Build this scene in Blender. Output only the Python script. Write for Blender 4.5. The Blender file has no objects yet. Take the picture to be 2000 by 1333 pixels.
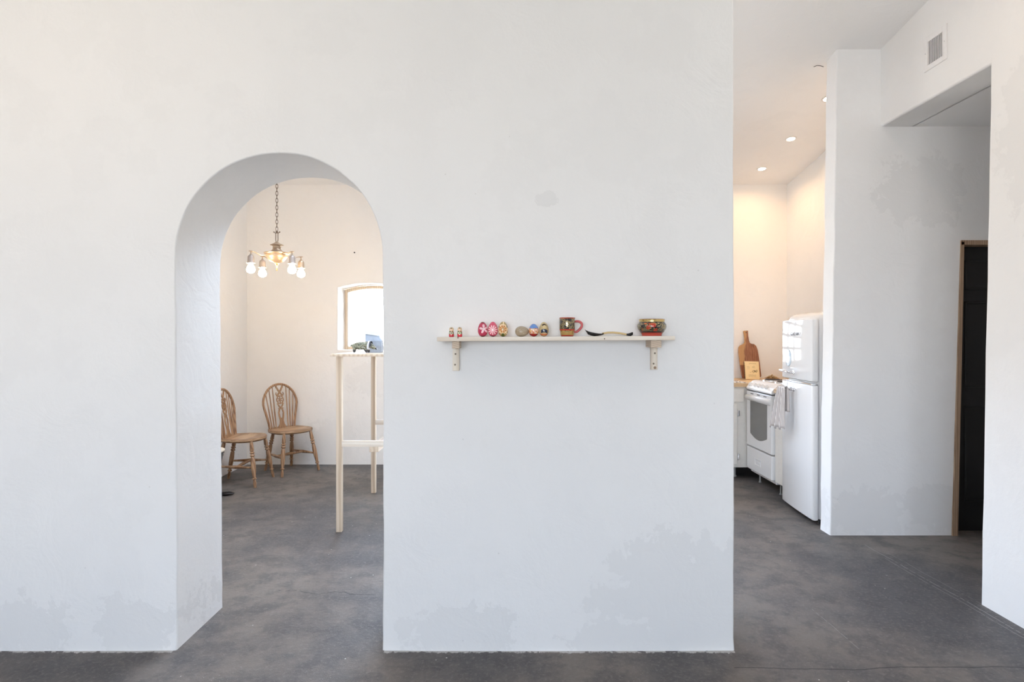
import bpy, bmesh, math, random
from mathutils import Vector, Matrix, noise
random.seed(7)
PI = math.pi
C = bpy.context.scene.collection
S = bpy.context.scene

# ------------------------------------------------------------------ camera
cam_d = bpy.data.cameras.new('camera'); cam = bpy.data.objects.new('camera', cam_d); C.objects.link(cam)
cam.location = (0, 0, 1.42); cam.rotation_euler = (PI/2, 0, 0)
cam_d.sensor_width = 36; cam_d.lens = 1165/2000*36
cam_d.shift_y = -10.5/2000
cam_d.clip_start = 0.02
S.camera = cam
# ------------------------------------------------------------------ world: bright overcast day, pale sunlit ground
SKY = 15
w = bpy.data.worlds.new('world'); S.world = w; w.use_nodes = True
nt = w.node_tree; nt.nodes.clear()
out = nt.nodes.new('ShaderNodeOutputWorld'); bg = nt.nodes.new('ShaderNodeBackground')
tc = nt.nodes.new('ShaderNodeTexCoord'); sp = nt.nodes.new('ShaderNodeSeparateXYZ')
rm = nt.nodes.new('ShaderNodeValToRGB'); mr = nt.nodes.new('ShaderNodeMapRange')
mr.inputs['From Min'].default_value = -1; mr.inputs['From Max'].default_value = 1
nt.links.new(tc.outputs['Generated'], sp.inputs[0]); nt.links.new(sp.outputs['Z'], mr.inputs['Value'])
nt.links.new(mr.outputs[0], rm.inputs[0])
e = rm.color_ramp.elements
e[0].position = .0; e[0].color = (.56, .53, .50, 1)
e[1].position = 1; e[1].color = (.50, .545, .63, 1)
for p, c in ((.47, (.68, .645, .61, 1)), (.52, (.82, .87, .97, 1)), (.68, (.52, .70, 1, 1))):
    q = e.new(p); q.color = c
nt.links.new(rm.outputs[0], bg.inputs[0]); bg.inputs[1].default_value = SKY
nt.links.new(bg.outputs[0], out.inputs[0])

def portal(name, x, y, z, sx, sz, rot):
    l = bpy.data.lights.new(name, 'AREA'); l.shape = 'RECTANGLE'; l.size = sx; l.size_y = sz
    l.cycles.is_portal = True
    o = bpy.data.objects.new(name, l); C.objects.link(o); o.location = (x, y, z); o.rotation_euler = rot
    return o
# portals guide sky light through each opening; all but dining and kitchen are added
portal('daylight_dining', -1.575, 6.93, 1.63, .72, .75, (-PI/2, 0, 0))
portal('daylight_kitchen', 1.765, 6.93, 1.53, .95, 1.10, (-PI/2, 0, 0))
portal('daylight_added_door', .10, 6.93, 1.05, 1.5, 2.1, (-PI/2, 0, 0))
portal('daylight_added_front_left', -1.75, -5.02, 1.6, 1.9, 2.3, (PI/2, 0, 0))
portal('daylight_added_front_right', .2, -5.02, 1.55, 1.5, 2.2, (PI/2, 0, 0))
portal('daylight_added_side', -3.28, -1.9, 1.5, 1.5, 1.8, (PI/2, 0, -PI/2))
portal('daylight_added_skylight', -.775, 4.35, 3.80, 1.5, 1.9, (0, 0, 0))
# ------------------------------------------------------------------ exposure and colour
S.view_settings.view_transform = 'Standard'; S.view_settings.look = 'None'
S.view_settings.exposure = 0.50; S.view_settings.gamma = 1; S.view_settings.use_curve_mapping = False
S.cycles.use_denoising = True
S.cycles.max_bounces = 14; S.cycles.diffuse_bounces = 9; S.cycles.glossy_bounces = 4
S.cycles.transparent_max_bounces = 12; S.cycles.sample_clamp_indirect = 12
S.cycles.caustics_reflective = False; S.cycles.caustics_refractive = False

# ================================================================== node expression helper
class E:
    def __init__(s, nt, k): s.nt = nt; s.k = k
    def _m(s, op, *a, clamp=False):
        n = s.nt.nodes.new('ShaderNodeMath'); n.operation = op; n.use_clamp = clamp
        for i, v in enumerate((s,)+a):
            if isinstance(v, E): s.nt.links.new(v.k, n.inputs[i])
            else: n.inputs[i].default_value = v
        return E(s.nt, n.outputs[0])
    def __add__(s, o): return s._m('ADD', o)
    __radd__ = __add__
    def __sub__(s, o): return s._m('SUBTRACT', o)
    def __rsub__(s, o): return (s*-1)+o
    def __mul__(s, o): return s._m('MULTIPLY', o)
    __rmul__ = __mul__
    def __truediv__(s, o): return s._m('DIVIDE', o)
    def sin(s): return s._m('SINE')
    def abs(s): return s._m('ABSOLUTE')
    def sqrt(s): return s._m('SQRT')
    def gt(s, o): return s._m('GREATER_THAN', o)
    def lt(s, o): return s._m('LESS_THAN', o)
    def mx(s, o): return s._m('MAXIMUM', o)
    def mn(s, o): return s._m('MINIMUM', o)
    def atan2(s, o): return s._m('ARCTAN2', o)
    def clamp(s): return s._m('ADD', 0.0, clamp=True)
    def step(s, a, b):      # smoothstep
        n = s.nt.nodes.new('ShaderNodeMapRange'); n.interpolation_type = 'SMOOTHSTEP'
        s.nt.links.new(s.k, n.inputs['Value']); n.inputs['From Min'].default_value = a; n.inputs['From Max'].default_value = b
        return E(s.nt, n.outputs[0])

class Mat:
    def __init__(s, name, rough=.5, metal=0, spec=.5, coat=0):
        s.m = bpy.data.materials.new(name); s.m.use_nodes = True; s.nt = s.m.node_tree
        s.b = s.nt.nodes['Principled BSDF']
        s.b.inputs['Roughness'].default_value = rough; s.b.inputs['Metallic'].default_value = metal
        s.b.inputs['Specular IOR Level'].default_value = spec; s.b.inputs['Coat Weight'].default_value = coat
        s.b.inputs['Coat Roughness'].default_value = .05
        t = s.nt.nodes.new('ShaderNodeTexCoord'); s.co = t.outputs['Object']
        q = s.nt.nodes.new('ShaderNodeSeparateXYZ'); s.nt.links.new(s.co, q.inputs[0])
        s.x, s.y, s.z = (E(s.nt, q.outputs[i]) for i in range(3))
    def mapped(s, sc, loc=(0, 0, 0), rot=(0, 0, 0)):
        n = s.nt.nodes.new('ShaderNodeMapping'); s.nt.links.new(s.co, n.inputs[0])
        n.inputs['Scale'].default_value = sc; n.inputs['Location'].default_value = loc; n.inputs['Rotation'].default_value = rot
        return n.outputs[0]
    def noise(s, scale, detail=4, rough=.55, vec=None, dist=0):
        n = s.nt.nodes.new('ShaderNodeTexNoise'); s.nt.links.new(vec or s.co, n.inputs['Vector'])
        n.inputs['Scale'].default_value = scale; n.inputs['Detail'].default_value = detail
        n.inputs['Roughness'].default_value = rough; n.inputs['Distortion'].default_value = dist
        return E(s.nt, n.outputs['Fac'])
    def vor(s, scale, vec=None, feature='F1'):
        n = s.nt.nodes.new('ShaderNodeTexVoronoi'); s.nt.links.new(vec or s.co, n.inputs['Vector']); n.feature = feature
        n.inputs['Scale'].default_value = scale
        return E(s.nt, n.outputs['Distance'])
    def wave(s, scale, vec=None, dist=2, detail=2, dscale=1, kind='BANDS', axis='X'):
        n = s.nt.nodes.new('ShaderNodeTexWave'); s.nt.links.new(vec or s.co, n.inputs['Vector']); n.wave_type = kind
        if kind == 'BANDS': n.bands_direction = axis
        n.inputs['Scale'].default_value = scale; n.inputs['Distortion'].default_value = dist
        n.inputs['Detail'].default_value = detail; n.inputs['Detail Scale'].default_value = dscale
        return E(s.nt, n.outputs['Fac'])
    def mix(s, f, a, b):
        n = s.nt.nodes.new('ShaderNodeMix'); n.data_type = 'RGBA'
        for v, i in ((f, 0), (a, 6), (b, 7)):
            if isinstance(v, E): s.nt.links.new(v.k, n.inputs[i])
            elif i == 0: n.inputs[0].default_value = v
            else: n.inputs[i].default_value = (*v, 1)
        return E(s.nt, n.outputs[2])
    def col(s, c):
        if isinstance(c, E): s.nt.links.new(c.k, s.b.inputs['Base Color'])
        else: s.b.inputs['Base Color'].default_value = (*c, 1)
        return s
    def inp(s, n, e): s.nt.links.new(e.k, s.b.inputs[n]); return s
    def bump(s, e, strength=.3, dist=.01):
        n = s.nt.nodes.new('ShaderNodeBump'); n.inputs['Strength'].default_value = strength; n.inputs['Distance'].default_value = dist
        s.nt.links.new(e.k, n.inputs['Height']); s.nt.links.new(n.outputs[0], s.b.inputs['Normal']); return s
    def emit(s, c, st): s.b.inputs['Emission Color'].default_value = (*c, 1); s.b.inputs['Emission Strength'].default_value = st; return s

def plain(name, c, rough=.5, metal=0, spec=.5, coat=0, var=.06, scale=30):
    m = Mat(name, rough, metal, spec, coat)
    n = m.noise(scale, 3)
    m.col(m.mix(n, tuple(v*(1-var) for v in c), tuple(min(1, v*(1+var)) for v in c)))
    return m.m

def plaster(name, base=(.86, .85, .835), patches=(), ax='x', dark=.90):
    m = Mat(name, .85, spec=.25)
    big = m.noise(.9, 5, .6); mid = m.noise(3.2, 5, .65)
    col = m.mix(big.step(.35, .65), tuple(v*.975 for v in base), base)
    col = m.mix(mid.step(.5, .58)*.5, col, tuple(v*.965 for v in base))
    fine = m.noise(7, 8, .7, dist=.4); fine2 = m.noise(26, 6, .75)
    a = {'x': m.x, 'y': m.y}[ax]
    tot = None
    for cx, cz, rx, rz in patches:
        u = (a-cx)/rx; v = (m.z-cz)/rz
        d = (u*u+v*v).sqrt()
        k = (1.0-d + (fine-.5)*2.6 + (fine2-.5)*.8).step(.0, .07)
        tot = k if tot is None else tot.mx(k)
    if tot is not None:
        col = m.mix(tot*.9, col, tuple(v*dark for v in base))
    specks = m.vor(9).lt(.035)*m.noise(1.7, 2).gt(.55)
    col = m.mix(specks*.25, col, (.45, .43, .42))
    m.col(col)
    t = m.noise(38, 6, .65); tr = m.noise(5, 4, .6, dist=1.2)
    h = t*.25 + tr*1.0
    if tot is not None: h = h - tot*.25
    m.bump(h, .28, .012)
    return m.m

def wood(name, a, b, ax=0, scale=14, rough=.55, coat=0, stretch=.08, knots=False):
    m = Mat(name, rough, coat=coat)
    sc = [1, 1, 1]; sc[ax] = stretch
    v = m.mapped(tuple(sc))
    wv = m.wave(scale, v, 5, 3, 1.4, axis='Z' if ax == 0 else 'X'); n = m.noise(scale*5, 4, vec=v); big = m.noise(scale*.5, 3, vec=v)
    f = wv*.45 + n*.3 + big*.35
    m.col(m.mix(f.step(.25, .85), a, b)); m.bump(wv*.5+n, .12, .002)
    return m.m

# ================================================================== mesh helper
class MB:
    def __init__(s): s.bm = bmesh.new()
    def box(s, lo, hi):
        x0, y0, z0 = lo; x1, y1, z1 = hi
        v = [s.bm.verts.new(p) for p in ((x0,y0,z0),(x1,y0,z0),(x1,y1,z0),(x0,y1,z0),(x0,y0,z1),(x1,y0,z1),(x1,y1,z1),(x0,y1,z1))]
        for f in ((0,3,2,1),(4,5,6,7),(0,1,5,4),(1,2,6,5),(2,3,7,6),(3,0,4,7)): s.bm.faces.new([v[i] for i in f])
        return s
    def loft(s, rings, closed=False, cap=True):
        R = [[s.bm.verts.new(p) for p in r] for r in rings]
        n = len(R[0]); m = len(R)
        for i in range(m if closed else m-1):
            a, b = R[i], R[(i+1) % m]
            for j in range(n):
                k = (j+1) % n
                s.bm.faces.new((a[j], a[k], b[k], b[j]))
        if cap and not closed:
            s.bm.faces.new(R[0][::-1]); s.bm.faces.new(R[-1])
        return s
    def tube(s, pts, rad, n=10, closed=False, flat=1.0, up=None):
        pts = [Vector(p) for p in pts]; m = len(pts); rings = []
        if not hasattr(rad, '__len__'): rad = [rad]*m
        prev = None
        for i, p in enumerate(pts):
            if closed: t = pts[(i+1) % m]-pts[i-1]
            else: t = pts[min(i+1, m-1)]-pts[max(i-1, 0)]
            t.normalize()
            if up is not None: u = Vector(up)
            elif prev is None: u = Vector((0, 0, 1)) if abs(t.z) < .9 else Vector((1, 0, 0))
            else: u = prev
            u = (u - t*u.dot(t)); u.normalize(); v = t.cross(u); prev = u
            r = rad[i]
            rings.append([p + (u*math.cos(2*PI*k/n)*flat + v*math.sin(2*PI*k/n))*r for k in range(n)])
        return s.loft(rings, closed)
    def lathe(s, prof, c=(0, 0, 0), n=24, axis=None, cap=True):
        """prof: (r, h) along the axis from c"""
        c = Vector(c); ax = Vector(axis or (0, 0, 1)); ax.normalize()
        u = Vector((1, 0, 0)) if abs(ax.x) < .9 else Vector((0, 1, 0))
        u = u-ax*u.dot(ax); u.normalize(); v = ax.cross(u)
        rings = [[c+ax*h+(u*math.cos(2*PI*k/n)+v*math.sin(2*PI*k/n))*max(r, 1e-4) for k in range(n)] for r, h in prof]
        return s.loft(rings, False, cap)
    def prism(s, poly, y0, y1):        # poly of (x, z), thickness along y
        a = [s.bm.verts.new((x, y0, z)) for x, z in poly]; b = [s.bm.verts.new((x, y1, z)) for x, z in poly]
        n = len(poly)
        s.bm.faces.new(a); s.bm.faces.new(b[::-1])
        for i in range(n): s.bm.faces.new((a[i], b[i], b[(i+1) % n], a[(i+1) % n]))
        return s
    def ribbon(s, path, wid, y0, y1):  # flat strip in xz with thickness
        m = len(path); L = []; Rr = []
        if not hasattr(wid, '__len__'): wid = [wid]*m
        for i in range(m):
            p0 = path[max(i-1, 0)]; p1 = path[min(i+1, m-1)]
            dx, dz = p1[0]-p0[0], p1[1]-p0[1]; l = math.hypot(dx, dz) or 1
            nx, nz = -dz/l*wid[i]/2, dx/l*wid[i]/2
            L.append((path[i][0]+nx, path[i][1]+nz)); Rr.append((path[i][0]-nx, path[i][1]-nz))
        return s.loft([[(L[i][0], y0, L[i][1]), (Rr[i][0], y0, Rr[i][1]), (Rr[i][0], y1, Rr[i][1]), (L[i][0], y1, L[i][1])] for i in range(m)])
    def ball(s, c, r, sc=(1, 1, 1), seg=12):
        M = Matrix.Translation(c) @ Matrix.Diagonal((*[r*k for k in sc], 1))
        bmesh.ops.create_uvsphere(s.bm, u_segments=seg, v_segments=max(6, seg*2//3), radius=1, matrix=M); return s
    def xf(s, M): bmesh.ops.transform(s.bm, matrix=M, verts=s.bm.verts); return s
    def build(s, name, mat, parent=None, world=False, smooth=True, bevel=0, angle=35, sub=0, bevseg=2):
        if world and parent is not None:
            bmesh.ops.translate(s.bm, verts=s.bm.verts, vec=-parent.location)
        bmesh.ops.recalc_face_normals(s.bm, faces=s.bm.faces)
        me = bpy.data.meshes.new(name); s.bm.to_mesh(me); s.bm.free()
        me.materials.append(mat)
        o = bpy.data.objects.new(name, me); C.objects.link(o)
        if parent is not None: o.parent = parent
        if bevel:
            b = o.modifiers.new('bevel', 'BEVEL'); b.width = bevel; b.segments = bevseg; b.limit_method = 'ANGLE'; b.angle_limit = math.radians(40)
        if sub:
            b = o.modifiers.new('sub', 'SUBSURF'); b.levels = sub; b.render_levels = sub
        if smooth:
            for p in me.polygons: p.use_smooth = True
            try: me.set_sharp_from_angle(angle=math.radians(angle))
            except Exception: pass
            if bevel: 
                wn = o.modifiers.new('wn', 'WEIGHTED_NORMAL'); wn.keep_sharp = False
        return o

def tag(o, label, cat, group=None):
    o['label'] = label; o['category'] = cat
    if group: o['group'] = group
    return o
def thing(name, label, cat, loc=(0, 0, 0), rz=0, group=None):
    o = bpy.data.objects.new(name, None); C.objects.link(o); o.empty_display_size = .1
    o.location = loc; o.rotation_euler = (0, 0, rz)
    return tag(o, label, cat, group)
def struct(o): o['kind'] = 'structure'; return o
def rrect(cx, cy, hx, hy, r, z, k=6, bulge=0):
    pts = []
    for qx, qy, a0 in ((1, 1, 0), (-1, 1, 90), (-1, -1, 180), (1, -1, 270)):
        for i in range(k+1):
            a = math.radians(a0+90*i/k)
            pts.append([cx+qx*(hx-r)+r*math.cos(a), cy+qy*(hy-r)+r*math.sin(a), z])
        if (qx, qy) == (-1, -1):
            for i in range(1, 8):
                pts.append([cx-(hx-r)+2*(hx-r)*i/8, cy-hy, z])
    if bulge:
        for p in pts:
            if p[1] < cy: p[1] -= bulge*(1-((p[0]-cx)/hx)**2)
    return [tuple(p) for p in pts]

def wobble(poly, amp, step=.07, seed=0, skip=lambda p: False):
    out = []
    n = len(poly)
    for i in range(n):
        a = Vector(poly[i]); b = Vector(poly[(i+1) % n]); l = (b-a).length; k = max(1, int(l/step))
        for j in range(k):
            p = a.lerp(b, j/k)
            if not skip(p) and not skip(a.lerp(b, min(1, (j+.5)/k))):
                q = Vector((p.x*3.1+seed*7, p.y*3.1, seed)); q2 = Vector((p.x*14+seed*7, p.y*14, seed))
                p = p + Vector((noise.noise(q)+.4*noise.noise(q2), noise.noise(q+Vector((9, 4, 2)))+.4*noise.noise(q2+Vector((3, 8, 1)))))*amp
            out.append((p.x, p.y))
    return out

def wall_panel(name, outline, holes, tf0, tf1, mat, parent=None, bevel=.008, amp=.004, seed=1, wobholes=True, skip=lambda p: False, lip=0):
    """a thick wall: 2D outline (u, z) with holes; tf0/tf1 map (u, z) to the two faces"""
    bm = bmesh.new(); loops = []
    def ring(poly, sd): return wobble(poly, amp, seed=sd, skip=skip) if amp else poly
    rings0 = [ring(outline, seed)] + [ring(h, seed+3+i) if wobholes else h for i, h in enumerate(holes)]
    n_all = []
    edges0 = []
    for r in rings0:
        v0 = [bm.verts.new(tf0(*p)) for p in r]
        es = [bm.edges.new((v0[i], v0[(i+1) % len(v0)])) for i in range(len(v0))]
        n_all.append((r, v0)); edges0 += es
    bmesh.ops.triangle_fill(bm, use_beauty=True, use_dissolve=False, edges=edges0)
    front = list(bm.faces)
    v1map = {}
    for k, (r, v0) in enumerate(n_all):
        for i, (p, v) in enumerate(zip(r, v0)):
            q = p
            if amp and not skip(Vector(p)):
                d = Vector((p[0]*3.3, p[1]*3.3, seed+20)); q = (p[0]+noise.noise(d)*amp*.8, p[1]+noise.noise(d+Vector((5, 5, 5)))*amp*.8)
            v1map[v] = bm.verts.new(tf1(*q))
    for f in front: bm.faces.new([v1map[v] for v in reversed(f.verts)])
    for r, v0 in n_all:
        n = len(v0)
        for i in range(n):
            a, b = v0[i], v0[(i+1) % n]
            bm.faces.new((a, b, v1map[b], v1map[a]))
    m = MB(); m.bm.free(); m.bm = bm
    o = m.build(name, mat, parent, smooth=True, bevel=bevel, angle=40, bevseg=3)
    return struct(o) if parent is None else o

def arch_poly(x0, x1, z0, z1, rise, n=28):      # segmental arch: spring at z1, crown at z1+rise
    w_ = (x1-x0)/2; cx = (x0+x1)/2
    R = (w_*w_+rise*rise)/(2*rise); a = math.asin(min(1, w_/R)); zc = z1+rise-R
    if rise >= w_: a = PI/2
    pts = [(x0, z0), (x1, z0)]
    for i in range(n+1):
        t = a-2*a*i/n
        pts.append((cx+R*math.sin(t), zc+R*math.cos(t)))
    return pts

def CE(y): return 4.132-.16*y       # ceiling height at depth y
YB = 6.57                            # back wall
XL = -2.92                           # left wall

# ------------------------------------------------------------------ setting materials
M_main = plaster('plaster_partition', (.845, .845, .845), patches=[
    (1.02, .10, .62, .40), (.66, .30, .22, .24), (.45, .02, .22, .13), (-.22, .09, .26, .13), (-2.2, .10, .22, .14), (-1.72, .10, .2, .14),
    (.152, 2.04, .05, .035)], dark=.93)
M_wall = plaster('plaster_white', (.88, .875, .865), patches=[(-2.3, .12, .5, .2), (-1.1, .55, .5, .25)])
M_side = plaster('plaster_side', (.85, .835, .82), patches=[(2.95, 2.5, .22, .45)], ax='y', dark=.93)
M_pier = plaster('plaster_pier', (.87, .865, .865), patches=[(2.5, .15, .35, .18), (3.1, .2, .4, .16), (2.9, 2.45, .3, .25)], dark=.93)
M_ceil = plaster('plaster_ceiling', (.89, .88, .87))
M_dine = plaster('plaster_dining', (.88, .85, .81), patches=[(-1.5, .95, .3, .2), (-2.0, .25, .3, .25)], dark=.95)

def floor_mat():
    m = Mat('painted_concrete', .5, spec=.45)
    n1 = m.noise(1.1, 6, .65); n2 = m.noise(6, 8, .7); n3 = m.noise(55, 6, .75); n4 = m.noise(220, 3, .6)
    col = m.mix(n1.step(.38, .62), (.072, .067, .068), (.172, .147, .129))
    col = m.mix(n2.step(.45, .62)*.6, col, (.060, .056, .059))
    col = m.mix(n3.step(.5, .64)*.5, col, (.22, .20, .185))
    col = m.mix(n4.step(.6, .75)*.35, col, (.28, .27, .26))
    wear = m.noise(2.3, 8, .7, vec=m.mapped((1, 1, 1), (4, 2, 0)))
    col = m.mix(wear.step(.60, .68)*.35, col, (.19, .175, .16))
    # specks of plaster and paint
    v = m.vor(17); col = m.mix((v.lt(.06)*m.noise(5, 3).gt(.56)), col, (.62, .60, .56))
    v2 = m.vor(60); col = m.mix((v2.lt(.09)*m.noise(3.5, 3).gt(.60))*.8, col, (.55, .53, .50))
    # scratched joint running away from the camera
    wig = (m.noise(3, 4)-.5)*.035
    for x0, w_, y0, y1 in ((2.415, .0022, 2.75, 4.05), (2.385, .0016, 2.6, 3.8), (2.47, .0012, 3.0, 3.9), (1.55, .0012, 2.7, 3.1)):
        d = (m.x-x0-wig+(m.y-3.4)*.03).abs(); k = d.lt(w_)*m.y.gt(y0)*m.y.lt(y1)*m.noise(30, 3).gt(.42)
        col = m.mix(k*.75, col, (.36, .35, .33))
    crack = None
    for y0, x0, x1, am in ((2.545, .95, 2.6, .05), (2.40, .75, 1.35, .08), (4.60, -2.9, -1.55, .09), (3.30, -1.3, -.75, .2), (2.32, -1.1, -.4, .15)):
        d = (m.y-y0-(m.noise(2.2, 6)-.5)*am*1.5).abs(); k = d.lt(.0035)*m.x.gt(x0)*m.x.lt(x1)*m.noise(7, 3, vec=m.mapped((1, 1, 1), (3, 3, 3))).gt(.40)
        crack = k if crack is None else crack.mx(k)
    col = m.mix(crack*.8, col, (.02, .02, .02))
    m.col(col)
    m.inp('Roughness', m.mix(n2, (.34, .34, .34), (.62, .62, .62)))
    base = (m.y-2.672-(n2-.5)*.05-(m.noise(40, 5, .8)-.5)*.07).gt(0)*m.y.lt(2.72)*(m.x.lt(1.0))*((m.x+1.05).abs().gt(.475))*m.noise(9, 3).gt(.40)
    col = m.mix(base*.7, col, (.62, .61, .60)); m.col(col)
    m.bump(n3*.7+n2*1.6+n4*.4-crack*1.2, .6, .008)
    return m.m
M_floor = floor_mat()
M_glass = None
def glass_mat():
    mt = bpy.data.materials.new('window_glass'); mt.use_nodes = True; n = mt.node_tree; n.nodes.clear()
    o = n.nodes.new('ShaderNodeOutputMaterial'); mx = n.nodes.new('ShaderNodeMixShader'); t = n.nodes.new('ShaderNodeBsdfTransparent'); g = n.nodes.new('ShaderNodeBsdfGlossy'); g.inputs['Roughness'].default_value = .01
    f = n.nodes.new('ShaderNodeFresnel'); f.inputs[0].default_value = 1.3
    n.links.new(f.outputs[0], mx.inputs[0]); n.links.new(t.outputs[0], mx.inputs[1]); n.links.new(g.outputs[0], mx.inputs[2]); n.links.new(mx.outputs[0], o.inputs[0])
    t.inputs[0].default_value = (.97, .985, .98, 1)
    return mt
M_glass = glass_mat()
M_frame = plain('white_painted_wood', (.80, .76, .70), .4)
M_pine = wood('pale_pine', (.54, .41, .29), (.69, .57, .44), ax=2, scale=9)
M_pinex = wood('pale_pine_board', (.70, .61, .51), (.82, .75, .66), ax=0, scale=9)
M_pinel = wood('pale_pine_bracket', (.70, .61, .50), (.82, .75, .65), ax=2, scale=9)
M_piney = wood('pale_pine_depth', (.56, .43, .31), (.70, .58, .45), ax=1, scale=9)

# ================================================================== setting
# floor
m = MB(); m.box((XL-.35, -5.1, -.12), (4.8, YB+.35, 0)); struct(m.build('floor', M_floor, smooth=False))
# ceiling, sloping down towards the back wall
m = MB(); x0, x1, y0, y1 = XL-.35, 4.8, -5.1, YB+.35
sx0, sx1, sy0, sy1 = -1.5, -.05, 3.45, 5.25  # opening for the added skylight, out of view
for a0, a1, b0, b1 in ((x0, x1, y0, sy0), (x0, x1, sy1, y1), (x0, sx0, sy0, sy1), (sx1, x1, sy0, sy1)):
    m.loft([[(a0, b0, CE(b0)), (a1, b0, CE(b0)), (a1, b0, CE(b0)+.2), (a0, b0, CE(b0)+.2)], [(a0, b1, CE(b1)), (a1, b1, CE(b1)), (a1, b1, CE(b1)+.2), (a0, b1, CE(b1)+.2)]])
struct(m.build('ceiling', M_ceil, smooth=False))
# partition with the arch
Y0, Y1 = 2.70, 3.12
PX = 433/1165*2.70
arch = [(-1.512, 0)]
cx, rr, zs = -1.055, .468, 1.787
arch = [(-1.512, -.02)]
arch += [(-1.520, 1.0), (cx-rr, zs)]
for i in range(1, 40):
    a = PI-PI*i/40; arch.append((cx+rr*math.cos(a), zs+rr*math.sin(a)*.985))
arch += [(cx+rr, zs), (-.584, 1.0), (-.584, -.02)]
# arch leaves the wall open to the floor: one outline going round it
outl = arch + [(PX, -.02), (PX+.004, 1.3), (PX, 2.4), (PX-.001, CE(Y1)+.06), (XL-.05, CE(Y1)+.06), (XL-.05, -.02)]
wall_panel('wall_partition', outl, [], lambda u, z: (u, Y0-.012*max(0, .05-z)/.05, z), lambda u, z: (u, Y1, z), M_main, amp=.0045, seed=2,
           skip=lambda p: p.y > 3.0 or p.x < -2.6 or p.y < -.01)
# back wall with window, kitchen window and an added, unseen garden door
w1 = arch_poly(-1.92, -1.23, 1.262, 1.950, .052)
w2 = [(1.38, 1.0), (2.15, 1.0), (2.15, 2.06), (1.38, 2.06)]
d2 = [(-.62, .02), (.82, .02), (.82, 2.08), (-.62, 2.08)]
wall_panel('wall_back', [(XL-.3, -.02), (3.3, -.02), (3.3, CE(YB)+.05), (XL-.3, CE(YB)+.05)], [w1, w2, d2],
           lambda u, z: (u, YB, z), lambda u, z: (u, YB+.33, z), M_dine, amp=.003, seed=5, skip=lambda p: p.y < 0 or p.y > 3 or p.x < -2.6 or p.x > 3)
# left wall
wl = [(-2.5, .75), (-1.5, .75), (-1.5, 2.35), (-2.5, 2.35)]  # added unseen window opening, lets daylight in from the left
wall_panel('wall_left', [(-5.05, -.02), (YB+.02, -.02), (YB+.02, CE(YB)+.05), (-5.05, CE(-5.05)+.05)], [wl],
           lambda u, z: (XL, u, z), lambda u, z: (XL-.3, u, z), M_wall, amp=0, seed=6)
# wall behind the camera
wa = [(-2.65, .5), (-.85, .5), (-.85, 2.7), (-2.65, 2.7)]; wb = [(-.45, .5), (.60, .5), (.60, 2.6), (-.45, 2.6)]  # added unseen window openings, daylight from behind the camera
wall_panel('wall_front', [(XL-.3, -.02), (2.9, -.02), (2.9, CE(-4.8)+.05), (XL-.3, CE(-4.8)+.05)], [wa, wb],
           lambda u, z: (u, -4.7, z), lambda u, z: (u, -5.0, z), M_wall, amp=0, seed=7)
# kitchen side wall
m = MB(); m.loft([[(3.03, 4.36, -.02), (3.2, 4.36, -.02), (3.2, YB+.1, -.02), (3.03, YB+.1, -.02)], [(3.03, 4.36, 3.60), (3.2, 4.36, 3.60), (3.2, YB+.1, CE(YB)+.1), (3.03, YB+.1, CE(YB)+.1)]])
struct(m.build('wall_kitchen', M_wall, smooth=False))
# pier with the dark door (leans very slightly)
PY0, PY1 = 4.235, 4.375
DX0, DX1, DZ = 3.155, 3.99, 2.085
lean = lambda z: .048*z/3.4
po = [(2.258, -.02), (DX0-.03, -.02), (DX0+.035, DZ), (DX1, DZ), (DX1, -.02), (4.75, -.02), (4.75, CE(PY1)+.06), (2.258, CE(PY1)+.06)]
def pl(u, z): return u+lean(z) if u < 2.6 else u
wall_panel('wall_pier', po, [], lambda u, z: (pl(u, z), PY0, z), lambda u, z: (pl(u, z), PY1, z), M_pier, amp=.0045, seed=9, skip=lambda p: p.y < -.01 or p.y > 3.42 or p.x > 3.4)
# right wall with the opening to the hall; foot stands further out than the head
def rx(z): return 2.478+.142*min(z, 2.9)/2.9
def rwall(name, y0, y1, z0, z1, th, mt, seg=10, e0=0, e1=0):
    m = MB(); rings = []
    for i in range(seg+1):
        z = z0+(z1-z0)*i/seg; w_ = .004*noise.noise(Vector((z*4, y1, 3)))
        ya = y0; yb = y1+w_+e1*(1-min(z, 2.9)/2.9)
        X = rx(z)+.003*noise.noise(Vector((z*5, 1, 8)))
        rings.append([(X, ya, z), (X, yb, z), (X+th, yb, z), (X+th, ya, z)])
    m.loft(rings); return struct(m.build(name, mt, bevel=.010, bevseg=3))
rwall('wall_right', -5.0, 3.265, -.02, CE(-5.0)+.06, .30, M_side, 26, e1=-.11)
HZ = 2.905
m = MB(); m.loft([[(2.62, 3.2, HZ), (2.62, PY0+.02, HZ), (2.62, PY0+.02, CE(PY0)+.05), (2.62, 3.2, CE(3.2)+.05)], [(2.86, 3.2, HZ), (2.86, PY0+.02, HZ), (2.86, PY0+.02, CE(PY0)+.05), (2.86, 3.2, CE(3.2)+.05)]])
struct(m.build('wall_header', M_side, bevel=.014, bevseg=3))
m = MB(); m.box((2.84, 3.1, HZ), (4.75, PY0+.02, HZ+.1)); struct(m.build('ceiling_hall', M_ceil, smooth=False))
m = MB(); m.box((2.77, 3.05, -.02), (4.75, 3.2, HZ+.1)); struct(m.build('wall_hall_front', M_side, smooth=False))
m = MB(); m.box((4.6, 3.15, -.02), (4.75, PY0+.05, HZ+.1)); struct(m.build('wall_hall_end', M_side, smooth=False))
m = MB(); m.box((3.2, 4.36, -.1), (4.75, 4.75, 3.6)); struct(m.build('hall_light_block', M_side, smooth=False))  # added block behind the door, keeps outside light from showing under it

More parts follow.
